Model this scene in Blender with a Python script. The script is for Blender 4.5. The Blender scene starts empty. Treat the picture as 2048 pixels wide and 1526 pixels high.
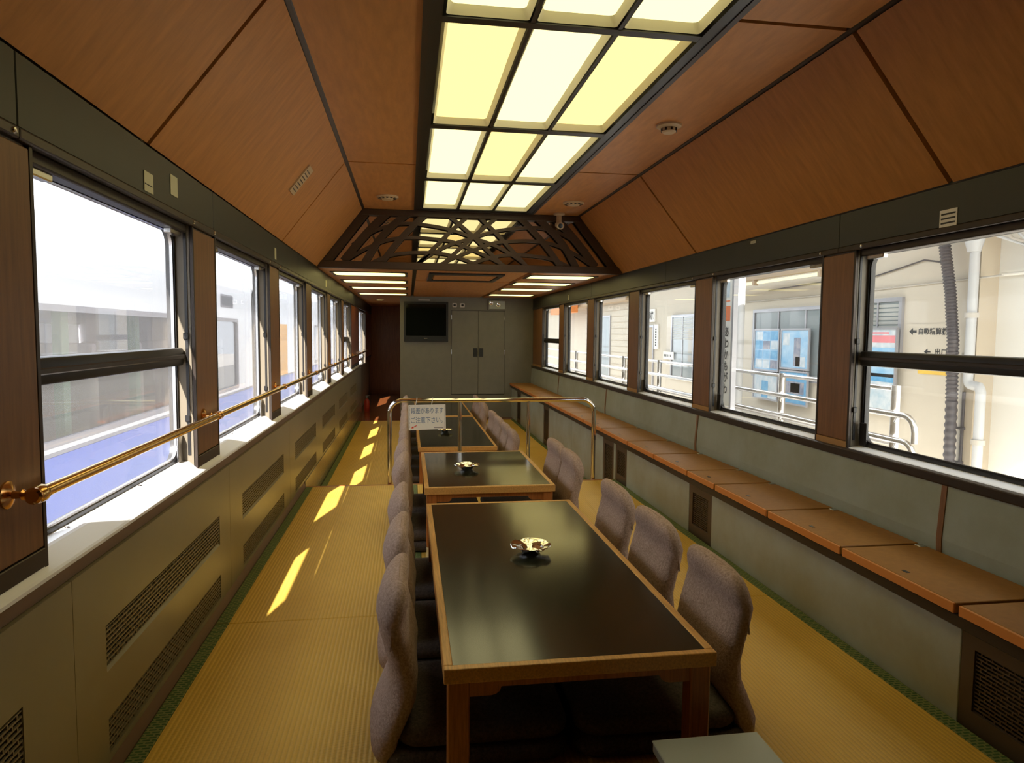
import bpy, bmesh, math, random
from mathutils import Vector, Matrix
random.seed(7)
SC = bpy.context.scene
COL = SC.collection

# ------------------------------------------------------------------ camera
F_PX = 1354.8
YAW, PITCH, ROLL = 0.15214, 0.070617, 0.009406
fw = Vector((math.sin(YAW) * math.cos(PITCH), math.cos(YAW) * math.cos(PITCH), -math.sin(PITCH)))
rt = Vector((math.cos(YAW), -math.sin(YAW), 0.0))
up = rt.cross(fw)
r2 = math.cos(ROLL) * rt + math.sin(ROLL) * up
u2 = -math.sin(ROLL) * rt + math.cos(ROLL) * up
cam_d = bpy.data.cameras.new('camera')
cam = bpy.data.objects.new('camera', cam_d)
COL.objects.link(cam)
M = Matrix((r2, u2, -fw)).transposed().to_4x4()
M.translation = Vector((0, 0, 1.12))
cam.matrix_world = M
cam_d.sensor_fit = 'HORIZONTAL'
cam_d.sensor_width = 36.0
cam_d.lens = 36.0 * F_PX / 2048.0
cam_d.clip_start = 0.02
SC.camera = cam

# ------------------------------------------------------------------ world, sun, exposure
SKY = 4.2
SUN = 42.0
LAMP = 1.8        # radiance of the ceiling diffusers
w = bpy.data.worlds.new('sky'); SC.world = w
w.use_nodes = True
bgn = w.node_tree.nodes['Background']
bgn.inputs[0].default_value = (0.86, 0.93, 1.0, 1)
bgn.inputs[1].default_value = SKY
sd = bpy.data.lights.new('sun', 'SUN'); sun = bpy.data.objects.new('sun', sd); COL.objects.link(sun)
sd.energy = SUN; sd.angle = math.radians(0.6); sd.color = (1.0, 0.97, 0.92)
sun.location = (-3, -6, 8)
sun.rotation_euler = Vector((0.33, 1.25, -1.0)).to_track_quat('-Z', 'Y').to_euler()
vs = SC.view_settings
vs.view_transform = 'Standard'; vs.look = 'None'; vs.gamma = 1.0
vs.use_curve_mapping = False
vs.exposure = 0.0

# ------------------------------------------------------------------ materials
MATS = {}
def nodes(m):
    m.use_nodes = True
    return m.node_tree.nodes, m.node_tree.links
def pbr(name, col, rough=0.5, metal=0.0, var=0.0, scale=6.0, stretch=(1, 1, 1), bump=0.0, bscale=60.0, bstretch=(1, 1, 1), col2=None, spec=0.5, coat=0.0, rvar=0.0):
    m = bpy.data.materials.new(name); MATS[name] = m
    N, L = nodes(m); b = N['Principled BSDF']
    b.inputs['Base Color'].default_value = (*col, 1)
    b.inputs['Roughness'].default_value = rough
    b.inputs['Metallic'].default_value = metal
    b.inputs['Specular IOR Level'].default_value = spec
    b.inputs['Coat Weight'].default_value = coat
    b.inputs['Coat Roughness'].default_value = 0.12
    tc = N.new('ShaderNodeTexCoord')
    if var > 0 or col2:
        mp = N.new('ShaderNodeMapping'); mp.inputs['Scale'].default_value = stretch
        nz = N.new('ShaderNodeTexNoise'); nz.inputs['Scale'].default_value = scale; nz.inputs['Detail'].default_value = 6
        nz.inputs['Roughness'].default_value = 0.62
        cr = N.new('ShaderNodeValToRGB')
        c2 = col2 if col2 else tuple(max(0, c * (1 - var)) for c in col)
        cr.color_ramp.elements[0].color = (*c2, 1); cr.color_ramp.elements[0].position = 0.32
        cr.color_ramp.elements[1].color = (*col, 1); cr.color_ramp.elements[1].position = 0.68
        L.new(tc.outputs['Object'], mp.inputs[0]); L.new(mp.outputs[0], nz.inputs['Vector'])
        L.new(nz.outputs['Fac'], cr.inputs[0]); L.new(cr.outputs[0], b.inputs['Base Color'])
        if rvar > 0:
            mr = N.new('ShaderNodeMapRange'); mr.inputs['To Min'].default_value = rough - rvar; mr.inputs['To Max'].default_value = rough + rvar
            L.new(nz.outputs['Fac'], mr.inputs[0]); L.new(mr.outputs[0], b.inputs['Roughness'])
    if bump > 0:
        mp2 = N.new('ShaderNodeMapping'); mp2.inputs['Scale'].default_value = bstretch
        n2 = N.new('ShaderNodeTexNoise'); n2.inputs['Scale'].default_value = bscale; n2.inputs['Detail'].default_value = 4
        bp = N.new('ShaderNodeBump'); bp.inputs['Strength'].default_value = bump; bp.inputs['Distance'].default_value = 0.004
        L.new(tc.outputs['Object'], mp2.inputs[0]); L.new(mp2.outputs[0], n2.inputs['Vector'])
        L.new(n2.outputs['Fac'], bp.inputs['Height']); L.new(bp.outputs[0], b.inputs['Normal'])
    return m
def emit(name, col, strength):
    m = bpy.data.materials.new(name); MATS[name] = m
    N, L = nodes(m); N.remove(N['Principled BSDF'])
    e = N.new('ShaderNodeEmission'); e.inputs[0].default_value = (*col, 1); e.inputs[1].default_value = strength
    L.new(e.outputs[0], N['Material Output'].inputs[0]); return m
def glass(name, tint=(0.97, 0.98, 0.97), refl=1.0, haze=0.0):
    m = bpy.data.materials.new(name); MATS[name] = m
    N, L = nodes(m); N.remove(N['Principled BSDF'])
    t = N.new('ShaderNodeBsdfTransparent'); t.inputs[0].default_value = (*tint, 1)
    g = N.new('ShaderNodeBsdfGlossy'); g.inputs['Roughness'].default_value = 0.0
    ge = N.new('ShaderNodeNewGeometry'); dt = N.new('ShaderNodeVectorMath'); dt.operation = 'DOT_PRODUCT'
    L.new(ge.outputs['Normal'], dt.inputs[0]); L.new(ge.outputs['Incoming'], dt.inputs[1])
    def mth(op, a_, b_=None):
        q = N.new('ShaderNodeMath'); q.operation = op; L.new(a_, q.inputs[0])
        if b_ is not None: q.inputs[1].default_value = b_
        return q.outputs[0]
    ab = mth('ABSOLUTE', dt.outputs['Value'])
    om = N.new('ShaderNodeMath'); om.operation = 'SUBTRACT'; om.inputs[0].default_value = 1.0; L.new(ab, om.inputs[1])
    sch = mth('ADD', mth('MULTIPLY', mth('POWER', om.outputs[0], 5.0), 0.96), 0.04)     # Schlick reflectance, same on both faces
    mu = N.new('ShaderNodeMath'); mu.operation = 'MULTIPLY'; mu.inputs[1].default_value = refl
    mx = N.new('ShaderNodeMixShader')
    L.new(sch, mu.inputs[0]); L.new(mu.outputs[0], mx.inputs[0]); L.new(t.outputs[0], mx.inputs[1]); L.new(g.outputs[0], mx.inputs[2])
    out = mx.outputs[0]
    if haze > 0:
        d = N.new('ShaderNodeBsdfTranslucent'); d.inputs[0].default_value = (0.9, 0.9, 0.9, 1)
        d2 = N.new('ShaderNodeBsdfDiffuse'); d2.inputs[0].default_value = (0.9, 0.9, 0.9, 1)
        a1 = N.new('ShaderNodeMixShader'); a1.inputs[0].default_value = 0.5
        L.new(d.outputs[0], a1.inputs[1]); L.new(d2.outputs[0], a1.inputs[2])
        a = N.new('ShaderNodeMixShader'); a.inputs[0].default_value = haze
        L.new(out, a.inputs[1]); L.new(a1.outputs[0], a.inputs[2]); out = a.outputs[0]
    L.new(out, N['Material Output'].inputs[0]); return m

pbr('veneer', (0.58, 0.25, 0.068), 0.42, var=0.22, scale=5, stretch=(7, 1.2, 7), bump=0.03, bscale=90, spec=0.25)
pbr('veneer_slope', (0.58, 0.255, 0.072), 0.45, var=0.24, scale=5, stretch=(1.3, 7, 1.3), bump=0.03, bscale=90, spec=0.3)
pbr('trim_bronze', (0.045, 0.032, 0.024), 0.38, metal=0.4)
pbr('black_metal', (0.012, 0.010, 0.009), 0.35)
pbr('band_green', (0.022, 0.023, 0.016), 0.42, var=0.12, scale=9)
pbr('pillar_wood', (0.25, 0.11, 0.036), 0.42, var=0.35, scale=5, stretch=(14, 14, 1.0))
pbr('pillar_foot', (0.42, 0.22, 0.07), 0.5)
pbr('jamb_paint', (0.19, 0.155, 0.105), 0.45)
pbr('sill_metal', (0.90, 0.90, 0.92), 0.36, metal=0.1)
pbr('sill_front', (0.16, 0.095, 0.055), 0.42)
pbr('panel_cream', (0.25, 0.215, 0.125), 0.30, var=0.12, scale=3, spec=0.7)
pbr('kick_metal', (0.40, 0.34, 0.22), 0.25, metal=0.55)
pbr('grille_cream', (0.22, 0.18, 0.11), 0.4, metal=0.2)
pbr('grille_dark', (0.085, 0.055, 0.035), 0.4, metal=0.3)
pbr('bench_panel', (0.37, 0.41, 0.36), 0.42, col2=(0.31, 0.31, 0.22), var=0.2, scale=4.5, bump=0.05, bscale=200)
pbr('wall_panel_teal', (0.34, 0.38, 0.32), 0.45, col2=(0.28, 0.30, 0.22), var=0.2, scale=4.5, bump=0.05, bscale=200)
pbr('end_panel', (0.22, 0.21, 0.165), 0.5, var=0.10, scale=8)
pbr('lid_top', (0.34, 0.155, 0.030), 0.5, spec=0.22, var=0.18, scale=40, bump=0.02, bscale=300)
pbr('lid_edge', (0.62, 0.22, 0.045), 0.4)
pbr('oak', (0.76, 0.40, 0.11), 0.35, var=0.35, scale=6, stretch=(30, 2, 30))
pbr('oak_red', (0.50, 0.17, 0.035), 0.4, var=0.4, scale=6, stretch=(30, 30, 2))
pbr('foot_pale', (0.78, 0.66, 0.40), 0.5)
pbr('laminate', (0.014, 0.015, 0.009), 0.15, spec=0.8)
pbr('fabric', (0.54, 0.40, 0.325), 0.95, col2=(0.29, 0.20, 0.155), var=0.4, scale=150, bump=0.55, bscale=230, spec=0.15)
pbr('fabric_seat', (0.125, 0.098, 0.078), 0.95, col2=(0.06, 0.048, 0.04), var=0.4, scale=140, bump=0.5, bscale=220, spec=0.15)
pbr('brass', (0.83, 0.52, 0.17), 0.16, metal=1.0)
pbr('copper', (0.78, 0.43, 0.16), 0.2, metal=1.0)
pbr('chrome', (0.86, 0.85, 0.84), 0.09, metal=1.0)
pbr('steel', (0.62, 0.60, 0.58), 0.25, metal=1.0)
pbr('mirror', (0.62, 0.56, 0.50), 0.015, metal=1.0)
pbr('lattice_wood', (0.055, 0.030, 0.017), 0.4)
pbr('white_paint', (0.80, 0.78, 0.72), 0.4)
pbr('sticker', (0.62, 0.60, 0.38), 0.5)
pbr('sticker_white', (0.78, 0.75, 0.68), 0.5)
pbr('ink', (0.03, 0.03, 0.03), 0.6)
pbr('ink_blue', (0.20, 0.27, 0.38), 0.6)
pbr('ink_red', (0.65, 0.06, 0.03), 0.6)
pbr('ink_orange', (0.85, 0.20, 0.05), 0.6)
pbr('ink_rose', (0.80, 0.25, 0.28), 0.6)
pbr('tv_case', (0.012, 0.013, 0.011), 0.4)
pbr('tv_glass', (0.006, 0.008, 0.007), 0.06)
pbr('corridor_wood', (0.34, 0.10, 0.028), 0.30, var=0.4, scale=5, stretch=(10, 10, 1.2))
pbr('corridor_floor', (0.28, 0.085, 0.025), 0.16, var=0.3, scale=5, stretch=(12, 1.2, 12))
pbr('beige_plastic', (0.55, 0.40, 0.22), 0.45)
pbr('grey_plastic', (0.46, 0.50, 0.44), 0.38)
pbr('dark_bag', (0.014, 0.013, 0.012), 0.7, bump=0.2, bscale=300)
pbr('red_paint', (0.55, 0.05, 0.02), 0.3)
pbr('subfloor', (0.10, 0.07, 0.04), 0.7)
pbr('shell', (0.25, 0.25, 0.24), 0.6)
# outside
pbr('train_white', (0.80, 0.79, 0.79), 0.35)
pbr('train_blue', (0.055, 0.105, 0.50), 0.3)
pbr('train_grey', (0.30, 0.28, 0.29), 0.5)
pbr('train_dark', (0.10, 0.10, 0.11), 0.5)
pbr('train_green', (0.30, 0.52, 0.30), 0.5)
pbr('seat_pale', (0.55, 0.55, 0.40), 0.7)
pbr('train_orange', (0.85, 0.42, 0.06), 0.5)
pbr('ballast', (0.30, 0.28, 0.26), 0.9, var=0.5, scale=25)
pbr('station_cream', (0.66, 0.59, 0.48), 0.7, var=0.06, scale=3)
pbr('station_beige', (0.50, 0.42, 0.31), 0.7, var=0.06, scale=3)
pbr('platform', (0.42, 0.40, 0.37), 0.85, var=0.2, scale=10)
pbr('soffit', (0.42, 0.31, 0.20), 0.7)
pbr('pipe_grey', (0.52, 0.52, 0.52), 0.45)
pbr('pipe_dark', (0.07, 0.06, 0.065), 0.5)
pbr('conduit', (0.50, 0.46, 0.40), 0.5)
pbr('alu_frame', (0.42, 0.42, 0.45), 0.35, metal=0.5)
pbr('office_glass', (0.20, 0.24, 0.25), 0.1)
pbr('blind_grey', (0.40, 0.41, 0.38), 0.6)
pbr('poster_blue', (0.16, 0.45, 0.75), 0.35, col2=(0.48, 0.68, 0.85), var=0.5, scale=4, stretch=(1, 1, 1.6))
pbr('poster_pale', (0.78, 0.80, 0.82), 0.35, col2=(0.42, 0.56, 0.66), var=0.5, scale=9)
pbr('poster_sea', (0.06, 0.30, 0.60), 0.35, col2=(0.20, 0.50, 0.75), var=0.5, scale=12)
pbr('poster_dark', (0.10, 0.16, 0.28), 0.35, col2=(0.45, 0.42, 0.45), var=0.5, scale=10)
pbr('orange_panel', (0.80, 0.25, 0.05), 0.5)
pbr('yellow_sign', (0.85, 0.55, 0.08), 0.5)
glass('pane_clear', (0.96, 0.97, 0.96), 0.8, 0.012)
glass('pane_left', (0.94, 0.94, 0.95), 0.9, 0.06)
glass('pane_train', (0.80, 0.78, 0.80), 1.0, 0.04)
glass('pane_far', (0.30, 0.30, 0.29), 0.6, 0.1)
emit('diffuser_white', (1.0, 0.88, 0.43), LAMP)
emit('diffuser_cream', (1.0, 0.80, 0.29), LAMP * 0.9)
emit('diffuser_strip', (1.0, 0.84, 0.30), LAMP * 1.6)
emit('tube_warm', (1.0, 0.92, 0.60), 1.6)
pbr('tray_side', (0.85, 0.80, 0.55), 0.5)

# tatami: ribs of rush along Y, with a fine cross weave
def make_tatami():
    m = bpy.data.materials.new('tatami'); MATS['tatami'] = m
    N, L = nodes(m); b = N['Principled BSDF']
    b.inputs['Roughness'].default_value = 0.5; b.inputs['Specular IOR Level'].default_value = 0.35
    tc = N.new('ShaderNodeTexCoord')
    wv = N.new('ShaderNodeTexWave'); wv.wave_type = 'BANDS'; wv.bands_direction = 'X'; wv.wave_profile = 'SIN'
    wv.inputs['Scale'].default_value = 22.0; wv.inputs['Distortion'].default_value = 0.15
    L.new(tc.outputs['Object'], wv.inputs['Vector'])
    wy = N.new('ShaderNodeTexWave'); wy.wave_type = 'BANDS'; wy.bands_direction = 'Y'
    wy.inputs['Scale'].default_value = 60.0; wy.inputs['Distortion'].default_value = 1.5
    L.new(tc.outputs['Object'], wy.inputs['Vector'])
    nz = N.new('ShaderNodeTexNoise'); nz.inputs['Scale'].default_value = 2.2; nz.inputs['Detail'].default_value = 5
    L.new(tc.outputs['Object'], nz.inputs['Vector'])
    cr = N.new('ShaderNodeValToRGB')
    cr.color_ramp.elements[0].position = 0.3; cr.color_ramp.elements[0].color = (0.66, 0.395, 0.058, 1)
    cr.color_ramp.elements[1].position = 0.7; cr.color_ramp.elements[1].color = (0.76, 0.48, 0.088, 1)
    L.new(nz.outputs['Fac'], cr.inputs[0])
    mx = N.new('ShaderNodeMix'); mx.data_type = 'RGBA'; mx.blend_type = 'MULTIPLY'
    mr = N.new('ShaderNodeMapRange'); mr.inputs['From Min'].default_value = 0.0; mr.inputs['From Max'].default_value = 0.35
    mr.inputs['To Min'].default_value = 0.85; mr.inputs['To Max'].default_value = 1.0
    L.new(wv.outputs['Fac'], mr.inputs[0])
    cmb = N.new('ShaderNodeCombineColor')
    for i in range(3): L.new(mr.outputs[0], cmb.inputs[i])
    mx.inputs[0].default_value = 1.0
    L.new(cr.outputs[0], mx.inputs[6]); L.new(cmb.outputs[0], mx.inputs[7]); L.new(mx.outputs[2], b.inputs['Base Color'])
    ad = N.new('ShaderNodeMath'); ad.operation = 'MULTIPLY_ADD'; ad.inputs[1].default_value = 0.35
    L.new(wy.outputs['Fac'], ad.inputs[0]); L.new(wv.outputs['Fac'], ad.inputs[2])
    bp = N.new('ShaderNodeBump'); bp.inputs['Strength'].default_value = 0.45; bp.inputs['Distance'].default_value = 0.002
    L.new(ad.outputs[0], bp.inputs['Height']); L.new(bp.outputs[0], b.inputs['Normal'])
make_tatami()
def make_heri():
    m = bpy.data.materials.new('mat_edge'); MATS['mat_edge'] = m
    N, L = nodes(m); b = N['Principled BSDF']; b.inputs['Roughness'].default_value = 0.8
    tc = N.new('ShaderNodeTexCoord')
    ck = N.new('ShaderNodeTexVoronoi'); ck.inputs['Scale'].default_value = 55.0
    L.new(tc.outputs['Object'], ck.inputs['Vector'])
    br = N.new('ShaderNodeTexBrick')
    br.inputs['Scale'].default_value = 20.0; br.inputs['Color1'].default_value = (0.028, 0.075, 0.018, 1); br.inputs['Color2'].default_value = (0.04, 0.10, 0.022, 1)
    br.inputs['Mortar'].default_value = (0.17, 0.19, 0.06, 1); br.inputs['Mortar Size'].default_value = 0.06
    L.new(tc.outputs['Object'], br.inputs['Vector'])
    L.new(br.outputs[0], b.inputs['Base Color'])
make_heri()

# ------------------------------------------------------------------ mesh helpers
class MB:
    def __init__(s): s.bm = bmesh.new()
    def box(s, x0, x1, y0, y1, z0, z1, bev=0.0, seg=2):
        b2 = bmesh.new(); bmesh.ops.create_cube(b2, size=1.0)
        for v in b2.verts:
            v.co = Vector(((x0 + x1) / 2 + v.co.x * (x1 - x0), (y0 + y1) / 2 + v.co.y * (y1 - y0), (z0 + z1) / 2 + v.co.z * (z1 - z0)))
        if bev > 0: bmesh.ops.bevel(b2, geom=b2.edges[:], offset=bev, segments=seg, affect='EDGES', profile=0.5)
        me = bpy.data.meshes.new('tmp'); b2.to_mesh(me); b2.free(); s.bm.from_mesh(me); bpy.data.meshes.remove(me); return s
    def quad(s, *p):
        s.bm.faces.new([s.bm.verts.new(q) for q in p]); return s
    def prism(s, pts, d, closed=True):
        """pts: polygon (list of 3D), extruded by vector d"""
        d = Vector(d); a = [s.bm.verts.new(p) for p in pts]; b = [s.bm.verts.new(Vector(p) + d) for p in pts]
        n = len(pts)
        f1 = s.bm.faces.new(a); f2 = s.bm.faces.new(b[::-1])
        for i in range(n): s.bm.faces.new((a[i], b[i], b[(i + 1) % n], a[(i + 1) % n]))
        return s
    def tube(s, path, r, seg=10, cap=True):
        path = [Vector(p) for p in path]; rings = []; n = len(path)
        t0 = (path[1] - path[0]).normalized()
        nrm = t0.orthogonal().normalized()
        for i, p in enumerate(path):
            if i == 0: t = path[1] - path[0]
            elif i == n - 1: t = path[-1] - path[-2]
            else: t = (path[i + 1] - path[i]).normalized() + (path[i] - path[i - 1]).normalized()
            t.normalize(); nrm = (nrm - t * nrm.dot(t)).normalized(); bi = t.cross(nrm)
            rr = r[i] if isinstance(r, (list, tuple)) else r
            rings.append([s.bm.verts.new(p + nrm * rr * math.cos(2 * math.pi * k / seg) + bi * rr * math.sin(2 * math.pi * k / seg)) for k in range(seg)])
        for a, b in zip(rings, rings[1:]):
            for k in range(seg): s.bm.faces.new((a[k], a[(k + 1) % seg], b[(k + 1) % seg], b[k]))
        if cap: s.bm.faces.new(rings[0][::-1]); s.bm.faces.new(rings[-1])
        return s
    def lathe(s, prof, c, seg=32, axis='z', closed=False):
        """prof: (r, h) list, revolved about axis through c"""
        c = Vector(c); rings = []
        for r, h in prof:
            ring = []
            for k in range(seg):
                a = 2 * math.pi * k / seg; x, y = r * math.cos(a), r * math.sin(a)
                v = (x, y, h) if axis == 'z' else ((h, x, y) if axis == 'x' else (x, h, y))
                ring.append(s.bm.verts.new(c + Vector(v)))
            rings.append(ring)
        for a, b in zip(rings, rings[1:]):
            for k in range(seg): s.bm.faces.new((a[k], a[(k + 1) % seg], b[(k + 1) % seg], b[k]))
        s.bm.faces.new(rings[0][::-1]); s.bm.faces.new(rings[-1])
        return s
    def ring(s, outer, inner, d):
        """frame between two closed loops of equal count, extruded by d"""
        d = Vector(d); n = len(outer)
        A = [s.bm.verts.new(p) for p in outer]; B = [s.bm.verts.new(p) for p in inner]
        C = [s.bm.verts.new(Vector(p) + d) for p in outer]; D = [s.bm.verts.new(Vector(p) + d) for p in inner]
        for i in range(n):
            j = (i + 1) % n
            s.bm.faces.new((A[i], A[j], B[j], B[i])); s.bm.faces.new((C[i], D[i], D[j], C[j]))
            s.bm.faces.new((A[i], C[i], C[j], A[j])); s.bm.faces.new((B[i], B[j], D[j], D[i]))
        return s
    def mesh(s, name, mat, smooth=False, off=(0, 0, 0), angle=35):
        bmesh.ops.remove_doubles(s.bm, verts=s.bm.verts[:], dist=1e-6)
        bmesh.ops.recalc_face_normals(s.bm, faces=s.bm.faces[:])
        off = Vector(off)
        for v in s.bm.verts: v.co -= off
        if smooth:
            for f in s.bm.faces: f.smooth = True
            for e in s.bm.edges:
                if len(e.link_faces) == 2 and e.calc_face_angle(0) > math.radians(angle): e.smooth = False
        me = bpy.data.meshes.new(name); s.bm.to_mesh(me); s.bm.free()
        me.materials.append(MATS[mat]); return me
    def build(s, name, mat, parent=None, label=None, cat=None, group=None, kind=None, smooth=False, angle=35):
        if parent is None:
            xs = [v.co for v in s.bm.verts]
            off = Vector(((min(v.x for v in xs) + max(v.x for v in xs)) / 2, (min(v.y for v in xs) + max(v.y for v in xs)) / 2, min(v.z for v in xs)))
        else: off = wloc(parent)
        o = bpy.data.objects.new(name, s.mesh(name, mat, smooth, off, angle)); COL.objects.link(o)
        if parent is None: o.location = off
        else: o.parent = parent
        return tag(o, label, cat, group, kind)
def wloc(o):
    v = Vector(o.location)
    while o.parent: o = o.parent; v += Vector(o.location)
    return v
def tag(o, label=None, cat=None, group=None, kind=None):
    if label: o['label'] = label
    if cat: o['category'] = cat
    if group: o['group'] = group
    if kind: o['kind'] = kind
    return o
def thing(name, label, cat, loc=(0, 0, 0), group=None, kind=None):
    o = bpy.data.objects.new(name, None); COL.objects.link(o); o.location = loc; o.empty_display_size = 0.05
    return tag(o, label, cat, group, kind)
def share(name, me, parent, loc=(0, 0, 0), rz=0.0, label=None):
    o = bpy.data.objects.new(name, me); COL.objects.link(o); o.parent = parent; o.location = loc; o.rotation_euler = (0, 0, rz)
    if label: o['label'] = label
    return o
def copy_tree(o, parent=None):
    c = o.copy(); COL.objects.link(c); c.parent = parent
    for ch in list(o.children): copy_tree(ch, c)
    return c
def rrect(a0, a1, b0, b1, r, n=6):
    """rounded rectangle in 2D, counter-clockwise; 4*n points"""
    if not isinstance(r, (list, tuple)): r = [r] * 4
    pts = []
    for (cx, cy, st), rr in zip(((a1, b0, -90), (a1, b1, 0), (a0, b1, 90), (a0, b0, 180)), r):
        sx = -1 if cx == a1 else 1; sy = 1 if cy == b0 else -1
        for k in range(n):
            a = math.radians(st + 90 * k / (n - 1)); pts.append((cx + sx * rr + rr * math.cos(a), cy + sy * rr + rr * math.sin(a)))
    return pts
def text_mesh(name, body, h, width, mat, origin, ux, uz, parent, thick=0.0015, label=None, vertical=False, bold=0.0, kind=None):
    """lettering of cap height h (metres), fitted to width, lying in the plane spanned by ux (reading direction) and uz (up); origin = lower left"""
    cu = bpy.data.curves.new(name, 'FONT'); cu.body = body if not vertical else '\n'.join(body); cu.size = 1.0; cu.extrude = 0.0
    cu.resolution_u = 2; cu.offset = bold; cu.space_line = 1.05 if vertical else 1.3
    if vertical: cu.align_x = 'CENTER'
    ob = bpy.data.objects.new('tmp_text', cu); COL.objects.link(ob)
    bpy.context.view_layer.update()
    dg = bpy.context.evaluated_depsgraph_get()
    me = bpy.data.meshes.new_from_object(ob.evaluated_get(dg))
    bpy.data.objects.remove(ob)
    xs = [v.co.x for v in me.vertices]; ys = [v.co.y for v in me.vertices]
    x0, x1, y0, y1 = min(xs), max(xs), min(ys), max(ys)
    ux = Vector(ux).normalized(); uz = Vector(uz).normalized(); nrm = ux.cross(uz); origin = Vector(origin)
    off = wloc(parent)
    for v in me.vertices:
        a = (v.co.x - x0) / (x1 - x0) * width; b = (v.co.y - y0) / (y1 - y0) * h
        v.co = origin + ux * a + uz * b + nrm * thick - off
    me.materials.clear(); me.materials.append(MATS[mat]); me.name = name
    o = bpy.data.objects.new(name, me); COL.objects.link(o); o.parent = parent
    if label: o['label'] = label
    if kind: o['kind'] = kind
    return o

# ------------------------------------------------------------------ main dimensions (metres; tatami of the raised half is z = 0)
XL, XR = -0.767, 1.917          # inner faces of pillars / fascia
GL, GR = -0.838, 1.986            # glass planes
ZSILL, ZHEAD, ZEAVE, ZCEIL = 0.603, 1.50, 1.665, 2.167
CL, CR = -0.38, 1.505           # ceiling breaks
ZLOW = -0.18                    # lower floor
YSTEP, YLAT, YEND, YCOR, YBACK = 5.0, 6.0, 10.39, 14.4, -1.2
winL = [(1.56, 2.61), (2.905, 3.98), (4.262, 5.35), (5.635, 6.72), (6.99, 8.08), (8.36, 9.45), (10.87, 12.6)]
winR = [(1.60, 2.705), (2.95, 4.10), (4.375, 5.49), (5.77, 6.89), (7.165, 8.285), (8.55, 9.66)]

# ------------------------------------------------------------------ floor
fl = MB().box(-0.97, 2.10, YBACK, YSTEP, -0.30, -0.035).build('floor', 'subfloor', label='raised floor of the tatami room under the straw mats', cat='floor', kind='structure')
fl2 = MB().box(-0.97, 2.10, YSTEP, YEND, -0.42, ZLOW - 0.035).build('floor', 'subfloor', label='lower floor of the tatami room beyond the chrome railing', cat='floor', kind='structure')
def tat(parent, x0, x1, y0, y1, z, he_l, he_r):
    e = 0.047
    t = MB().box(x0 + (e if he_l else 0) , x1 - (e if he_r else 0), y0 + 0.002, y1 - 0.002, z - 0.034, z, 0.003, 1).build('tatami_mat', 'tatami', parent)
    if he_l: MB().box(x0, x0 + e, y0 + 0.002, y1 - 0.002, z - 0.034, z + 0.0012, 0.002, 1).build('mat_border', 'mat_edge', t)
    if he_r: MB().box(x1 - e, x1, y0 + 0.002, y1 - 0.002, z - 0.034, z + 0.0012, 0.002, 1).build('mat_border', 'mat_edge', t)
for y0, y1 in ((0.35, 2.66), (2.66, 4.995)):
    tat(fl, -0.731, 0.062, y0, y1, 0, True, True)
    tat(fl, 0.064, 0.795, y0, y1, 0, False, False)
    tat(fl, 0.797, 1.585, y0, y1, 0, True, True)
for x0, x1 in ((-0.731, 0.062), (0.064, 0.795), (0.797, 1.585)): tat(fl, x0, x1, YBACK, 0.35, 0, x0 < 0.06 or x0 > .7, x0 < 0.06 or x0 > .7)
for y0, y1 in ((5.04, 7.55), (7.55, 10.1)):
    tat(fl2, -0.731, 0.062, y0, y1, ZLOW, True, True)
    tat(fl2, 0.064, 0.795, y0, y1, ZLOW, False, False)
    tat(fl2, 0.797, 1.585, y0, y1, ZLOW, True, True)
# wooden nosing on the step edge
MB().box(-0.735, 1.59, 4.995, 5.018, -0.18, 0.001, 0.003, 1).build('step_nosing', 'oak_red', fl)
MB().box(-0.735, 1.59, 10.1, YEND, ZLOW - 0.034, ZLOW, 0.0).build('threshold_board', 'corridor_floor', fl2)
flc = MB().box(-0.97, -0.10, YEND, YCOR, -0.42, ZLOW, 0).build('floor', 'corridor_floor', label='glossy reddish wooden floor of the passage behind the grey end wall', cat='floor', kind='structure')

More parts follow.
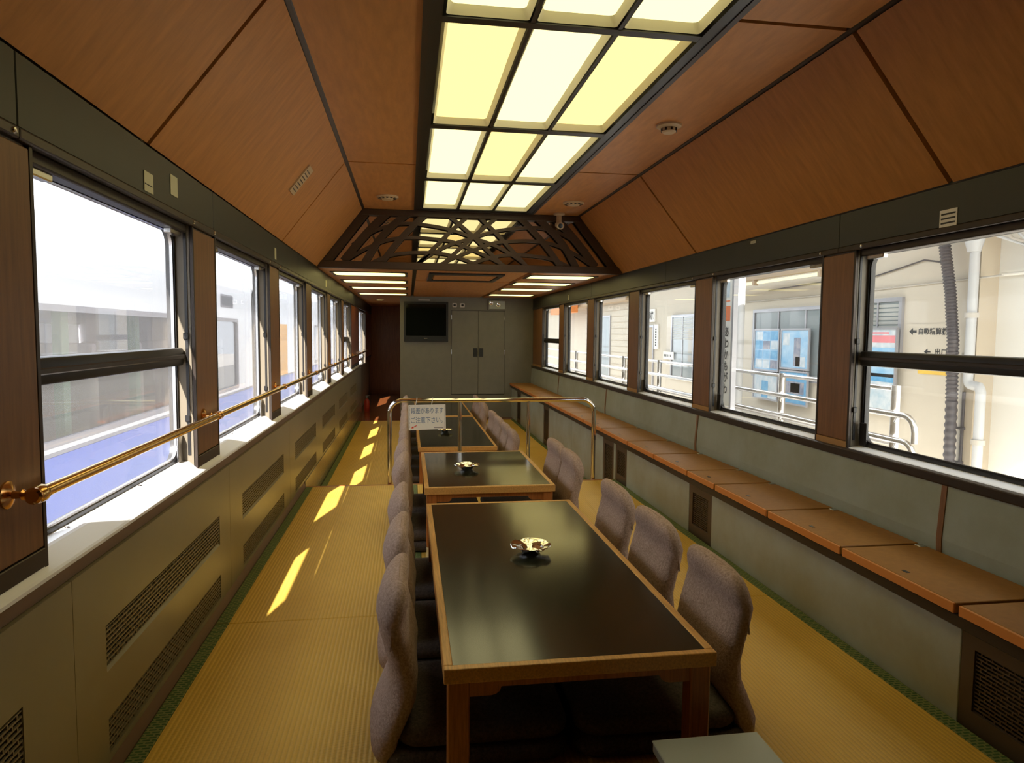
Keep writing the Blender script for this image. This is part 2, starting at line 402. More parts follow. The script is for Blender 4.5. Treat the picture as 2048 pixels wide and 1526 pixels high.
# ------------------------------------------------------------------ side walls
def side_wall(side):
    L_ = side < 0
    wins = winL if L_ else winR
    xin = XL if L_ else XR
    xo = -0.93 if L_ else 2.06
    yend = YCOR if L_ else YEND
    X = lambda a, b: (min(a, b), max(a, b))
    m = MB()
    xlow = -0.80 if L_ else 1.93
    m.box(*X((GL if L_ else GR) + 0.019 * side, xlow), YBACK, yend, -0.42, 0.56)                      # below the sills
    m.box(*X(xo, xin + 0.012 * side), YBACK, yend, ZHEAD, ZEAVE + 0.02)   # above the windows
    edges = [YBACK] + [v for ww in wins for v in ww] + [yend]
    for a, b in zip(edges[0::2], edges[1::2]):
        m.box(*X((GL if L_ else GR) + 0.019 * side, xin + 0.010 * side), a, b, 0.56, ZHEAD)
    wall = m.build('wall_left' if L_ else 'wall_right', 'jamb_paint', kind='structure', cat='wall',
                   label='carriage side wall with the brass handrail and heater grilles' if L_ else 'carriage side wall above the row of storage bench lids')
    # wooden faces of the pillars
    for i, (a, b) in enumerate(zip(edges[0::2], edges[1::2])):
        p = MB().box(*X(xin + 0.010 * side, xin), a + 0.012, b - 0.012, ZSILL + 0.055, ZHEAD - 0.012, 0.003, 1).build('pillar_panel', 'corridor_wood' if (L_ and a > 9) else 'pillar_wood', wall)
        MB().box(*X(xin + 0.009 * side, xin - 0.002 * side), a + 0.010, b - 0.010, ZSILL + 0.012, ZSILL + 0.053, 0.002, 1).build('pillar_base', 'pillar_foot' if not L_ else 'trim_bronze', p)
        for yy in (a, b):
            s = 1 if yy == a else -1
            MB().box(*X(xin + 0.012 * side, xin - 0.001 * side), min(yy, yy + s * .012), max(yy, yy + s * .012), ZSILL + 0.01, ZHEAD - 0.005).build('pillar_edge_strip', 'trim_bronze', p)
    # green fascia above the windows, in lengths
    cuts = [YBACK, 0.1, 1.5, 2.86, 4.95, 7.05, 9.1, yend] if L_ else [YBACK, 0.1, 1.5, 2.82, 4.9, 7.0, 9.05, yend]
    for a, b in zip(cuts, cuts[1:]):
        f = MB()
        f.box(*X(xin + 0.012 * side, xin - 0.006 * side), a + 0.0015, b - 0.0015, ZHEAD + 0.018, ZEAVE, 0.002, 1)
        fo = f.build('fascia_panel', 'band_green', wall)
        MB().box(*X(xin + 0.012 * side, xin - 0.010 * side), a, b, ZHEAD - 0.006, ZHEAD + 0.018, 0.004, 2).build('fascia_lip', 'trim_bronze', fo)
    # screws on the lip
    return wall
wallL = side_wall(-1)
wallR = side_wall(1)

# left: continuous metal sill, dark nose, cream heater panels with grilles
MB().prism([(-0.752, YBACK, ZSILL - .004), (-0.756, YBACK, ZSILL + .001), (-0.792, YBACK, ZSILL + 0.034), (-0.798, YBACK, ZSILL + 0.038), (-0.86, YBACK, ZSILL + 0.046), (-0.86, YBACK, ZSILL - 0.012), (-0.752, YBACK, ZSILL - 0.012)], (0, 10.99 - YBACK, 0)).build('window_sill', 'sill_metal', wallL)
MB().box(-0.80, -0.754, YBACK, 10.99, 0.558, ZSILL - 0.012, 0.003, 1).build('sill_nose', 'sill_front', wallL)
pc = [YBACK, -1.28, 0.165, 1.61, 2.96, 4.42, 5.86, 7.31, 8.76, 10.2, 11.0]
def grille_mesh(name, ly, lz, nrow, ncol, mat, bar=0.28, axis='y'):
    """slotted plate, slots long along y, rows offset like bricks; facing +x (local), lower near corner at 0"""
    m = MB(); hz = lz / nrow; t = hz * bar; d = 0.004
    for k in range(nrow + 1):
        z = k * hz; m.box(-d, 0, 0, ly, max(0, z - t / 2), min(lz, z + t / 2))
    cw = ly / ncol
    for k in range(nrow):
        for c in range(ncol + 1):
            y = c * cw + (cw / 2 if k % 2 else 0)
            if y > ly: continue
            m.box(-d, 0, max(0, y - t * 0.45), min(ly, y + t * 0.45), k * hz + t / 2, (k + 1) * hz - t / 2)
    return m.mesh(name, mat)
gm_up = grille_mesh('grille_slots', 1.03, 0.098, 8, 32, 'grille_cream', .34)
gm_lo = grille_mesh('grille_slots', 1.03, 0.083, 7, 32, 'grille_cream', .34)
for a, b in zip(pc, pc[1:]):
    low = a > 4.9 or b > 5.2
    zb = 0.035 if b < 5 else (ZLOW + 0.02 if a > 5 else 0.035)
    g0 = a + 0.115 if a > 1.7 or a < 0 else a + 0.115
    full = b - a > 1.3
    p = MB()
    if full:
        g0 = (a + b) / 2 - 0.515; g1 = g0 + 1.03
        p.box(-0.80, -0.745, a + .001, b - .001, 0.385, 0.558)
        p.box(-0.80, -0.745, a + .001, b - .001, 0.145, 0.262)
        p.box(-0.80, -0.745, a + .001, b - .001, zb, 0.052)
        for za, zc in ((0.052, 0.145), (0.262, 0.385)):
            p.box(-0.80, -0.745, a + .001, g0, za, zc); p.box(-0.80, -0.745, g1, b - .001, za, zc)
    else: p.box(-0.80, -0.745, a + .001, b - .001, zb, 0.558)
    po = p.build('heater_panel', 'panel_cream', wallL)
    if full:
        for za, zc, gm in ((0.262, 0.385, gm_up), (0.052, 0.145, gm_lo)):
            gz = za + 0.018 if gm is gm_up else za + 0.006
            g = MB().box(-0.806, -0.782, g0 - .004, g1 + .004, za, zc).build('grille_back', 'black_metal', po)
            share('grille_slots', gm, po, Vector((-0.747, g0, gz)) - wloc(po))['kind'] = 'stuff'
            if gm is gm_up: MB().prism([(-0.745, g0, za), (-0.745, g0, za + .004), (-0.757, g0, gz), (-0.775, g0, gz), (-0.775, g0, za)], (0, g1 - g0, 0)).build('grille_ledge', 'panel_cream', po)
MB().prism([(-0.80, YBACK, 0.036), (-0.748, YBACK, 0.036), (-0.733, YBACK, 0.0), (-0.733, YBACK, -0.03), (-0.80, YBACK, -0.03)], (0, 5.0 - YBACK, 0)).build('skirting_strip', 'sill_front', wallL)
MB().box(-0.80, -0.736, 5.02, 10.99, ZLOW - 0.03, ZLOW + 0.2 - 0.148 + 0.0, 0.002, 1).build('kick_plate', 'kick_metal', wallL)
MB().box(-0.80, -0.739, 5.02, 10.99, ZLOW + 0.05, 0.034, 0.002, 1).build('kick_plate', 'kick_metal', wallL)

for y in (1.25, 1.75, 2.2, 2.75, 3.3, 4.1, 4.8, 5.5):      # screws on the sill
    MB().lathe([(.006, 0), (.005, .002), (.001, .0025)], (-0.815, y, ZSILL + .040), 10).build('sill_screw', 'trim_bronze', wallL, smooth=True)
for y in (1.2, 1.48, 2.60, 2.86, 3.95, 4.25):
    MB().lathe([(.007, 0), (.006, .003), (.001, .004)], (XL + .010, y, ZHEAD + .006), 10, 'x').build('lip_screw', 'steel', wallL, smooth=True)
for y in (2.66, 2.95, 4.08, 4.40):
    MB().lathe([(.007, 0), (.006, -.003), (.001, -.004)], (XR - .010, y, ZHEAD + .006), 10, 'x').build('lip_screw', 'steel', wallR, smooth=True)
# right: dark sill band and teal panels above the bench
MB().box(1.893, 1.946, YBACK, YEND, 0.592, ZSILL + 0.027, 0.006, 2).build('sill_nose', 'trim_bronze', wallR)
MB().prism([(1.90, YBACK, ZSILL + 0.016), (1.925, YBACK, ZSILL + 0.030), (2.0, YBACK, ZSILL + 0.042), (2.0, YBACK, ZSILL - 0.01), (1.90, YBACK, ZSILL - 0.01)], (0, YEND - YBACK, 0)).build('window_sill', 'sill_metal', wallR)
pr = [YBACK, 0.03, 2.13, 4.23, 6.33, 8.43, YEND]
for a, b in zip(pr, pr[1:]):
    p = MB().prism([(1.93, a + .003, 0.30), (1.893, a + .003, 0.30), (1.887, a + .003, 0.40), (1.900, a + .003, 0.592), (1.93, a + .003, 0.592)], (0, b - a - .006, 0)).build('lower_wall_panel', 'wall_panel_teal', wallR)
    if b < YEND: MB().prism([(1.93, b - .012, 0.30), (1.889, b - .012, 0.30), (1.883, b - .012, 0.40), (1.896, b - .012, 0.592), (1.93, b - .012, 0.592)], (0, 0.024, 0)).build('panel_joint_strip', 'pillar_wood', p)

# ------------------------------------------------------------------ windows
def window(n, side, y0, y1, mid, label):
    L_ = side < 0
    g = GL if L_ else GR
    z0, z1 = 0.655, 1.486
    o = thing('window_%d' % n, label, 'window', (g, (y0 + y1) / 2, z0), kind='structure')
    a, b = (y0 - 0.002, y1 + 0.002)
    inset = 0.014
    P3 = lambda pts, x: [(x, p[0], p[1]) for p in pts]
    out = rrect(a, b, z0 - 0.03, ZHEAD + 0.002, 0.001); inn = rrect(a + inset, b - inset, z0, z1 - 0.012, 0.055)
    xf = g - 0.012 * side
    MB().ring(P3(out, xf), P3(inn, xf), (0.03 * side, 0, 0)).build('window_frame', 'black_metal', o, smooth=True)
    i2 = rrect(a + inset + .007, b - inset - .007, z0 + .007, z1 - 0.019, 0.05)
    MB().ring(P3(inn, xf + .004 * side), P3(i2, xf + .004 * side), (0.010 * side, 0, 0)).build('rubber_seal', 'steel' if L_ else 'black_metal', o, smooth=True)
    pm = 'pane_left' if L_ else 'pane_clear'
    if mid:
        MB().box(g - .002, g + .002, a + inset - .01, b - inset + .01, 1.02, z1 - 0.008).build('pane', pm, o)
        MB().box(g - .002, g + .002, a + inset - .01, b - inset + .01, z0 - 0.006, 1.02).build('pane', pm, o)
        xr0, xr1 = sorted((g - 0.035 * side, g + 0.006 * side))
        r = MB().box(xr0, xr1, a + 0.008, b - 0.008, 0.994, 1.058, 0.008, 2).build('sash_rail', 'black_metal', o, smooth=True)
        MB().box(*sorted((g - 0.041 * side, g - 0.034 * side)), a + 0.01, b - 0.01, 1.018, 1.034, 0.003, 1).build('rail_ridge', 'trim_bronze', r)
    else:
        MB().box(g - .002, g + .002, a + inset - .01, b - inset + .01, z0 - 0.006, z1 - 0.008).build('pane', pm, o)
    # roller blind case and guide slots in the reveal
    xc0, xc1 = sorted((g - 0.013 * side, g - 0.055 * side))
    c = MB().box(xc0, xc1, a + 0.012, b - 0.012, ZHEAD - 0.034, ZHEAD - .002, 0.006, 2).build('blind_case', 'trim_bronze', o)
    for yy, s in ((a + 0.09, 1), (b - 0.09, -1)):
        MB().box(*sorted((g - 0.02 * side, g - 0.045 * side)), yy - .05, yy + .05, ZHEAD - 0.05, ZHEAD - 0.032, 0.003, 1).build('blind_catch', 'steel', c)
    for yy, s in ((y0, 1), (y1, -1)):
        xg0, xg1 = sorted((g - 0.040 * side, g - 0.050 * side))
        gd = MB().box(xg0, xg1, min(yy, yy + s * .004), max(yy, yy + s * .004), z0 + 0.01, z1 - 0.002).build('blind_guide', 'black_metal', o)
        for zz in (0.80, 1.10):
            MB().box(xg0 - .006, xg1 + .002, min(yy, yy + s * .010), max(yy, yy + s * .010), zz - .012, zz + .012, .002, 1).build('guide_stop', 'black_metal', gd)
    # metal corner plates at the bottom
    MB().box(*sorted((g - 0.016 * side, g - 0.024 * side)), b - 0.055, b - 0.01, z0 - 0.01, z0 + 0.09, .003, 1).build('corner_plate', 'steel' if L_ else 'black_metal', o)
    return o
ordn = ['first', 'second', 'third', 'fourth', 'fifth', 'sixth', 'seventh', 'eighth', 'ninth', 'tenth']
wn = 1
for i, (a, b) in enumerate(winL):
    lab = ('two-pane window beside the near end of the brass handrail' if i == 0 else 'small two-pane window near the far end of the brass handrail' if i == 5 else
           'narrow window lighting the passage behind the end wall' if i == 6 else '%s window along the brass handrail, counting from the near end' % ordn[i])
    window(wn, -1, a, b, i in (0, 5), lab); wn += 1
for i, (a, b) in enumerate(winR):
    lab = ('two-pane window above the front bench lids, looking onto pipes' if i == 0 else
           'small two-pane window above the bench next to the grey end wall' if i == 5 else '%s window above the bench, counting from the near end' % ordn[i])
    window(wn, 1, a, b, i in (0, 5), lab); wn += 1

# ------------------------------------------------------------------ ceiling
def slope_pt(side, t, lift=0.0):
    if side < 0: p = Vector((XL, 0, ZEAVE)).lerp(Vector((CL, 0, ZCEIL)), t); n = Vector((ZCEIL - ZEAVE, 0, -(CL - XL))).normalized()
    else: p = Vector((XR, 0, ZEAVE)).lerp(Vector((CR, 0, ZCEIL)), t); n = Vector((-(ZCEIL - ZEAVE), 0, -(XR - CR))).normalized()
    return p + n * lift
ceil = MB()
ceil.box(-0.925, 2.10, YBACK, YLAT + 0.03, 2.26, 2.30)
ceil.prism([(-0.925, YBACK, 1.66), (-0.925, YBACK, 2.26), (CL, YBACK, 2.26), (CL, YBACK, 2.21), (XL - .03, YBACK, 1.67)], (0, YLAT + .03 - YBACK, 0))
ceil.prism([(2.10, YBACK, 1.66), (2.10, YBACK, 2.26), (CR, YBACK, 2.26), (CR, YBACK, 2.21), (XR + .03, YBACK, 1.67)], (0, YLAT + .03 - YBACK, 0))
ceil.box(-0.925, 2.10, YLAT + 0.03, YEND + 0.05, 1.70, 2.30)
ceil.box(-0.925, -0.05, YEND + 0.05, YCOR + 0.05, 1.70, 2.30)
ceil = ceil.build('ceiling', 'trim_bronze', label='veneered carriage ceiling with sloping sides and dark joints', cat='ceiling', kind='structure')
ys = [YBACK, 0.03, 2.195, 4.36, YLAT - 0.03]
g_ = 0.0115
for a, b in zip(ys, ys[1:]):
    a2, b2 = a + g_, b - g_
    for side in (-1, 1):
        p0 = slope_pt(side, 0.012); p1 = slope_pt(side, 0.985)
        q0 = slope_pt(side, 0.012, -0.03); q1 = slope_pt(side, 0.985, -0.03)
        MB().prism([(p0.x, a2, p0.z), (p1.x, a2, p1.z), (q1.x, a2, q1.z), (q0.x, a2, q0.z)], (0, b2 - a2, 0)).build('ceiling_panel', 'veneer_slope', ceil)
    MB().box(CL + g_, 0.050, a2, b2, ZCEIL, ZCEIL + 0.03).build('ceiling_panel', 'veneer', ceil)
    MB().box(1.078, CR - g_, a2, b2, ZCEIL, ZCEIL + 0.03).build('ceiling_panel', 'veneer', ceil)
for side in (-1, 1):       # metal mouldings along the breaks
    x = CL if side < 0 else CR
    MB().box(x - 0.016, x + 0.016, YBACK, YLAT - 0.02, ZCEIL - 0.004, ZCEIL + 0.02, 0.004, 1).build('ceiling_moulding', 'trim_bronze', ceil)
# lower ceiling beyond the lattice
for (x0, x1) in ((XL + .002, 0.038), (0.078, 1.075), (1.118, XR - .002)):
    for a, b in ((YLAT + 0.05, 7.28), (7.285, 8.75), (8.755, YEND - .005)):
        if x0 > 0 and x1 < 1.1 and a < 6.2: continue
        MB().box(x0, x1, a, b, ZEAVE, ZEAVE + 0.03).build('ceiling_panel', 'veneer', ceil)
MB().box(0.078, 1.075, YLAT + 0.05, 7.28, ZEAVE + 0.004, ZEAVE + 0.03).build('ceiling_panel', 'veneer', ceil)
MB().box(XL + .002, -0.10, YEND, YCOR, ZEAVE, ZEAVE + 0.03).build('ceiling_panel', 'veneer', ceil)

# ------------------------------------------------------------------ end walls
wf = MB()
wf.box(-0.123, 1.94, YEND, YEND + 0.05, -0.42, 1.70)
wf.box(-0.123, -0.08, YEND + .05, YCOR, -0.42, 1.70)
wf = wf.build('wall_far', 'end_panel', label='grey-green end wall with the television and double cupboard doors', cat='wall', kind='structure')
we = MB().box(-0.97, -0.08, YCOR, YCOR + 0.06, -0.42, 1.75).build('wall_end', 'corridor_wood', label='reddish-brown wooden wall closing the passage at the far end', cat='wall', kind='structure')
MB().box(-0.80, -0.123, YCOR - 0.012, YCOR, ZLOW, ZLOW + 0.08, .003, 1).build('baseboard_end', 'corridor_wood', we)
MB().box(-0.97, 2.10, YBACK - 0.05, YBACK, -0.42, 2.30).build('wall_near', 'black_metal', label='wooden end wall behind the camera', cat='wall', kind='structure')
# outer skin of the carriage (keeps the sky out above the ceiling)
MB().prism([(-0.94, YBACK - .06, 1.60), (-0.90, YBACK - .06, 2.2), (-0.5, YBACK - .06, 2.5), (0.57, YBACK - .06, 2.62), (1.64, YBACK - .06, 2.5), (2.06, YBACK - .06, 2.2), (2.13, YBACK - .06, 1.72), (2.1, YBACK - .06, 1.72), (2.1, YBACK - .06, 2.31), (-0.925, YBACK - .06, 2.31), (-0.925, YBACK - .06, 1.60)], (0, YCOR + .12 - YBACK, 0)).build('carriage_roof', 'shell', label='outer roof skin of the carriage above the ceiling', cat='roof', kind='structure')

# double cupboard doors in the end wall
for n, (x0, x1, hx) in enumerate(((0.654, 1.058, 0.985), (1.062, 1.466, 1.075))):
    d = thing('door_%d' % (n + 1), 'grey cupboard door leaf %s in the end wall' % ('beside the television' if n == 0 else 'beside the bench, under the lamp bracket'), 'door', (x0, YEND, 0.182), kind='structure')
    MB().box(x0 - .006, x1 + .006, YEND - 0.003, YEND, 0.176, 1.466).build('door_gap', 'black_metal', d)
    MB().box(x0, x1, YEND - 0.012, YEND - 0.001, 0.185, 1.46, 0.002, 1).build('door_leaf', 'end_panel', d)
    h = MB().ring([(p[0], YEND - .018, p[1]) for p in rrect(hx, hx + 0.062, 0.758, 0.892, .004, 3)], [(p[0], YEND - .018, p[1]) for p in rrect(hx + .008, hx + 0.054, 0.766, 0.884, .004, 3)], (0, .008, 0)).build('handle_plate', 'black_metal', d)
    MB().box(hx + .007, hx + .055, YEND - .0145, YEND - .012, 0.765, 0.885).build('handle_recess', 'tv_case', h)
    hxx = x0 - .004 if n == 0 else x1 + .004
    for zz in (1.36, 0.83): MB().tube([(hxx, YEND - .014, zz - .035), (hxx, YEND - .014, zz + .035)], .005, 8).build('hinge', 'steel', d)

# ------------------------------------------------------------------ ceiling light with three columns of diffusers
LX0, LX1 = 0.066, 1.062
cols = [(0.124, 0.402), (0.428, 0.705), (0.730, 1.004)]
rows = [(1.17, 2.315), (2.365, 3.495), (3.565, 4.70), (4.775, 5.82)]
cl = thing('ceiling_light', 'long ceiling light of yellowish diffuser trays in a black grid frame', 'ceiling light', ((LX0 + LX1) / 2, 2.3, ZCEIL))
f = MB()
f.box(LX0 - .018, 0.112, rows[0][0] - .06, 5.90, ZCEIL - 0.008, ZCEIL + 0.05)
f.box(1.016, LX1 + .018, rows[0][0] - .06, 5.90, ZCEIL - 0.008, ZCEIL + 0.05)
for x0, x1 in ((0.4075, 0.4225), (0.7105, 0.7245)): f.box(x0, x1, rows[0][0] - .05, 5.84, ZCEIL - 0.006, ZCEIL + 0.05)
yb = [rows[0][0] - .06] + [None]
prev = rows[0][0] - 0.06
for k, (a, b) in enumerate(rows):
    nxt = rows[k + 1][0] if k + 1 < len(rows) else 5.90
    f.box(0.11, 1.018, b + 0.004, nxt - 0.004, ZCEIL - 0.007, ZCEIL + 0.05)
f.box(0.11, 1.018, rows[0][0] - .06, rows[0][0] - .004, ZCEIL - 0.007, ZCEIL + 0.05)
f.build('grid_frame', 'black_metal', cl)
MB().ring([(LX0 - .018, rows[0][0] - .06, ZCEIL - .012), (LX1 + .018, rows[0][0] - .06, ZCEIL - .012), (LX1 + .018, 5.90, ZCEIL - .012), (LX0 - .018, 5.90, ZCEIL - .012)],
          [(LX0 + .004, rows[0][0] - .04, ZCEIL - .012), (LX1 - .004, rows[0][0] - .04, ZCEIL - .012), (LX1 - .004, 5.875, ZCEIL - .012), (LX0 + .004, 5.875, ZCEIL - .012)], (0, 0, .01)).build('rim', 'trim_bronze', cl)
cream = {(1, 0), (1, 2), (2, 1)}
for r, (a, b) in enumerate(rows):
    for c, (x0, x1) in enumerate(cols):
        P3 = lambda pts, z: [(p[0], p[1], z) for p in pts]
        o1 = rrect(x0, x1, a, b, 0.012, 4); i1 = rrect(x0 + .014, x1 - .014, a + .014, b - .014, 0.02, 4)
        m = MB()
        A = [m.bm.verts.new(p) for p in P3(i1, ZCEIL + 0.030)]
        m.bm.faces.new(A)
        t = m.build('diffuser_tray', 'diffuser_cream' if (r, c) in cream else 'diffuser_white', cl)
        m = MB(); A = [m.bm.verts.new(p) for p in P3(o1, ZCEIL - 0.001)]; B = [m.bm.verts.new(p) for p in P3(i1, ZCEIL + 0.0295)]
        n = len(A)
        for i in range(n): m.bm.faces.new((A[i], A[(i + 1) % n], B[(i + 1) % n], B[i]))
        m.build('tray_lip', 'tray_side', t, smooth=True)

# ------------------------------------------------------------------ lattice transom with mirror behind
lt = thing('lattice_transom', 'dark wooden lattice of curved crossing bars in front of a mirror', 'lattice', (0.57, YLAT, ZEAVE))
mz0, mz1 = ZEAVE + 0.02, ZCEIL - 0.004
def edge_x(z, side):
    t = (z - ZEAVE) / (ZCEIL - ZEAVE)
    return XL + (CL - XL) * t if side < 0 else XR + (CR - XR) * t
MB().prism([(XL + .004, YLAT, ZEAVE), (XR - .004, YLAT, ZEAVE), (CR, YLAT, ZCEIL), (CL, YLAT, ZCEIL)], (0, 0.02, 0)).build('mirror_glass', 'mirror', lt)
yl0, yl1 = YLAT - 0.045, YLAT - 0.022
zb0, zb1, zt0, zt1 = ZEAVE - 0.004, ZEAVE + 0.058, ZCEIL - 0.052, ZCEIL - 0.002
MB().box(XL + .012, XR - .012, yl0 - .012, YLAT, zb0, zb1, .003, 1).build('lower_rail', 'lattice_wood', lt)
MB().box(CL - 0.01, CR + 0.01, yl0 - .006, YLAT, zt0, zt1, .003, 1).build('upper_rail', 'lattice_wood', lt)
for s in (-1, 1):
    wd = 0.085
    pts = [(edge_x(zb1 - .02, s) - s * .006, yl0, zb1 - .02), (edge_x(zt0 + .02, s) - s * .006, yl0, zt0 + .02), (edge_x(zt0 + .02, s) - s * (wd + .006), yl0, zt0 + .02), (edge_x(zb1 - .02, s) - s * (wd + .006), yl0, zb1 - .02)]
    MB().prism(pts, (0, yl1 - yl0, 0)).build('side_stile', 'lattice_wood', lt)
def ribbon(pts, wd, dy):
    # resample with Catmull-Rom, then clip to the opening
    P = [Vector((p[0], 0, p[1])) for p in pts]; P = [P[0] * 2 - P[1]] + P + [P[-1] * 2 - P[-2]]
    S = []
    for i in range(1, len(P) - 2):
        for k in range(6):
            t = k / 6; p0, p1, p2, p3 = P[i - 1:i + 3]
            S.append(0.5 * ((2 * p1) + (p2 - p0) * t + (2 * p0 - 5 * p1 + 4 * p2 - p3) * t * t + (3 * p1 - p0 - 3 * p2 + p3) * t ** 3))
    S.append(P[-2])
    S = [p for p in S if zb1 - .05 < p.z < zt0 + .04 and edge_x(p.z, -1) + .03 < p.x < edge_x(p.z, 1) - .03]
    m = MB(); A = []
    for i, p in enumerate(S):
        t = (S[min(i + 1, len(S) - 1)] - S[max(i - 1, 0)]).normalized(); n = Vector((-t.z, 0, t.x)) * wd / 2
        A.append([m.bm.verts.new((q.x, y, q.z)) for q, y in ((p + n, yl0 + dy), (p - n, yl0 + dy), (p - n, yl1 + dy), (p + n, yl1 + dy))])
    for a, b in zip(A, A[1:]):
        for k in range(4): m.bm.faces.new((a[k], a[(k + 1) % 4], b[(k + 1) % 4], b[k]))
    m.bm.faces.new(A[0]); m.bm.faces.new(A[-1][::-1])
    return m
diag = [([(-0.543, 1.722), (-0.431, 1.863), (-0.32, 1.991), (-0.208, 2.106), (-.16, 2.15)], .066), ([(-0.374, 1.700), (-0.262, 1.887), (-0.156, 2.009), (-0.037, 2.112), (.01, 2.15)], .058),
        ([(-0.23, 1.71), (-0.091, 1.892), (0.062, 2.057), (0.148, 2.135)], .050), ([(0.075, 1.705), (0.216, 1.848), (0.363, 1.999), (0.512, 2.135)], .032), ([(0.29, 1.71), (0.445, 1.854), (0.581, 1.979), (0.778, 2.14)], .032)]
arcs = [[(-0.56, 1.70), (-0.497, 1.743), (-0.354, 1.832), (-0.17, 1.91), (0.029, 1.936), (0.229, 1.929), (0.391, 1.907), (0.541, 1.85), (0.706, 1.781), (.85, 1.71)],
        [(-.47, 1.86), (-0.34, 1.951), (-0.196, 2.019), (-0.038, 2.053), (0.148, 2.046), (0.363, 2.013), (0.554, 1.952), (0.746, 1.89), (0.899, 1.813), (1.05, 1.71)],
        [(-.33, 1.70), (-0.236, 1.749), (-0.091, 1.793), (0.095, 1.811), (0.256, 1.809), (0.391, 1.786), (0.541, 1.738), (.61, 1.71)]]
cx = (XL + XR) / 2
k = 0
for src, wd in [(d, w_) for d, w_ in diag] + [(a, .027) for a in arcs]:
    for mir in (0, 1):
        pts = [((2 * cx - 0.03 - p[0]) if mir else p[0], p[1]) for p in src]
        ribbon(pts, wd, 0.0004 * (k % 7)).build('lattice_bar', 'lattice_wood', lt); k += 1

# ------------------------------------------------------------------ recessed light panels in the lower ceiling
lowl = [('L', -0.675, -0.03, y) for y in (6.52, 7.48, 8.55, 9.85)] + [('R', 1.14, 1.75, y) for y in (6.45, 7.35, 8.33, 9.58)]
nm = {0: 'first', 1: 'second', 2: 'third', 3: 'fourth'}
for i, (sd_, x0, x1, y) in enumerate(lowl):
    t = thing('recessed_light', '%s recessed lamp behind the lattice, bank above the %s' % (nm[i % 4], 'handrail side' if sd_ == 'L' else 'bench'), 'light', ((x0 + x1) / 2, y, ZEAVE), group='recessed lamps in the low ceiling')
    d = 0.19
    MB().ring([(p[0], p[1], ZEAVE - .006) for p in rrect(x0 - .025, x1 + .025, y - d - .03, y + d + .03, .02, 4)], [(p[0], p[1], ZEAVE - .006) for p in rrect(x0, x1, y - d, y + d, .05, 4)], (0, 0, .010)).build('lamp_frame', 'black_metal', t)
    m = MB(); m.bm.faces.new([m.bm.verts.new((p[0], p[1], ZEAVE - .0015)) for p in rrect(x0, x1, y - d, y + d, .05, 4)]); m.build('lamp_diffuser', 'diffuser_strip', t)

# ventilation grille of the low ceiling
v = thing('ceiling_vent', 'dark rectangular air vent between the two banks of recessed lamps', 'vent', (0.54, 6.7, ZEAVE))
MB().ring([(p[0], p[1], ZEAVE - .008) for p in rrect(0.19, 0.89, 6.27, 7.2, .005, 3)], [(p[0], p[1], ZEAVE - .008) for p in rrect(0.235, 0.845, 6.42, 7.05, .005, 3)], (0, 0, .012)).build('vent_frame', 'black_metal', v)
MB().box(0.25, 0.83, 6.45, 7.02, ZEAVE - .004, ZEAVE + .004).build('vent_panel', 'veneer', v)

# round ceiling speakers, smoke detectors and the rest on the ceiling
def disc_grille(x, y, label, r=0.085):
    t = thing('ceiling_speaker', label, 'speaker', (x, y, ZCEIL))
    MB().lathe([(r, 0), (r, -.006), (r * .93, -.014), (r * .6, -.020), (r * .6, -.012), (0.001, -.012)], (x, y, ZCEIL), 28).build('speaker_rim', 'beige_plastic', t, smooth=True)
    MB().lathe([(r * .58, -.012), (r * .5, -.026), (0.001, -.028)], (x, y, ZCEIL), 24).build('speaker_cap', 'beige_plastic', t, smooth=True)
    for k in range(12):
        a = 2 * math.pi * k / 12; c_, s_ = math.cos(a), math.sin(a)
        q = [(.62, -.05), (.62, .05), (.86, .07), (.86, -.07)]
        MB().prism([(x + r * (u * c_ - v_ * s_ * 1.6), y + r * (u * s_ + v_ * c_ * 1.6), ZCEIL - (.0212 if u < .7 else .0170)) for u, v_ in q], (0, 0, .002)).build('slot', 'black_metal', t)
disc_grille(-0.158, 5.40, 'round slotted ceiling outlet beside the brass-rail end of the lattice')
disc_grille(1.303, 5.35, 'round slotted ceiling outlet beside the bench end of the lattice')
t = thing('smoke_detector', 'small round smoke detector on the ceiling above the bench aisle', 'detector', (1.289, 3.31, ZCEIL))
MB().lathe([(.062, 0), (.062, -.010), (.052, -.016), (.02, -.016)], (1.289, 3.31, ZCEIL), 24).build('detector_base', 'beige_plastic', t, smooth=True)
MB().lathe([(.036, -.016), (.036, -.034), (.028, -.040), (.001, -.040)], (1.289, 3.31, ZCEIL), 20).build('detector_head', 'beige_plastic', t, smooth=True)
for k in range(8):
    a = 2 * math.pi * k / 8; MB().box(1.289 + .037 * math.cos(a) - .004, 1.289 + .037 * math.cos(a) + .004, 3.31 + .037 * math.sin(a) - .004, 3.31 + .037 * math.sin(a) + .004, ZCEIL - .033, ZCEIL - .019).build('detector_slot', 'black_metal', t)
t = thing('wall_camera', 'small beige camera hanging under the ceiling before the lattice', 'camera', (1.30, 5.86, ZCEIL))
MB().lathe([(.05, 0), (.05, -.012), (.022, -.02), (.022, -.075), (.03, -.08), (.001, -.081)], (1.30, 5.86, ZCEIL), 18).build('camera_mount', 'beige_plastic', t, smooth=True)
MB().tube([(1.30, 5.90, ZCEIL - .09), (1.30, 5.80, ZCEIL - .115)], [.028, .032], 14).build('camera_body', 'beige_plastic', t, smooth=True)
MB().tube([(1.30, 5.80, ZCEIL - .115), (1.30, 5.793, ZCEIL - .117)], .02, 12).build('camera_lens', 'tv_glass', t)
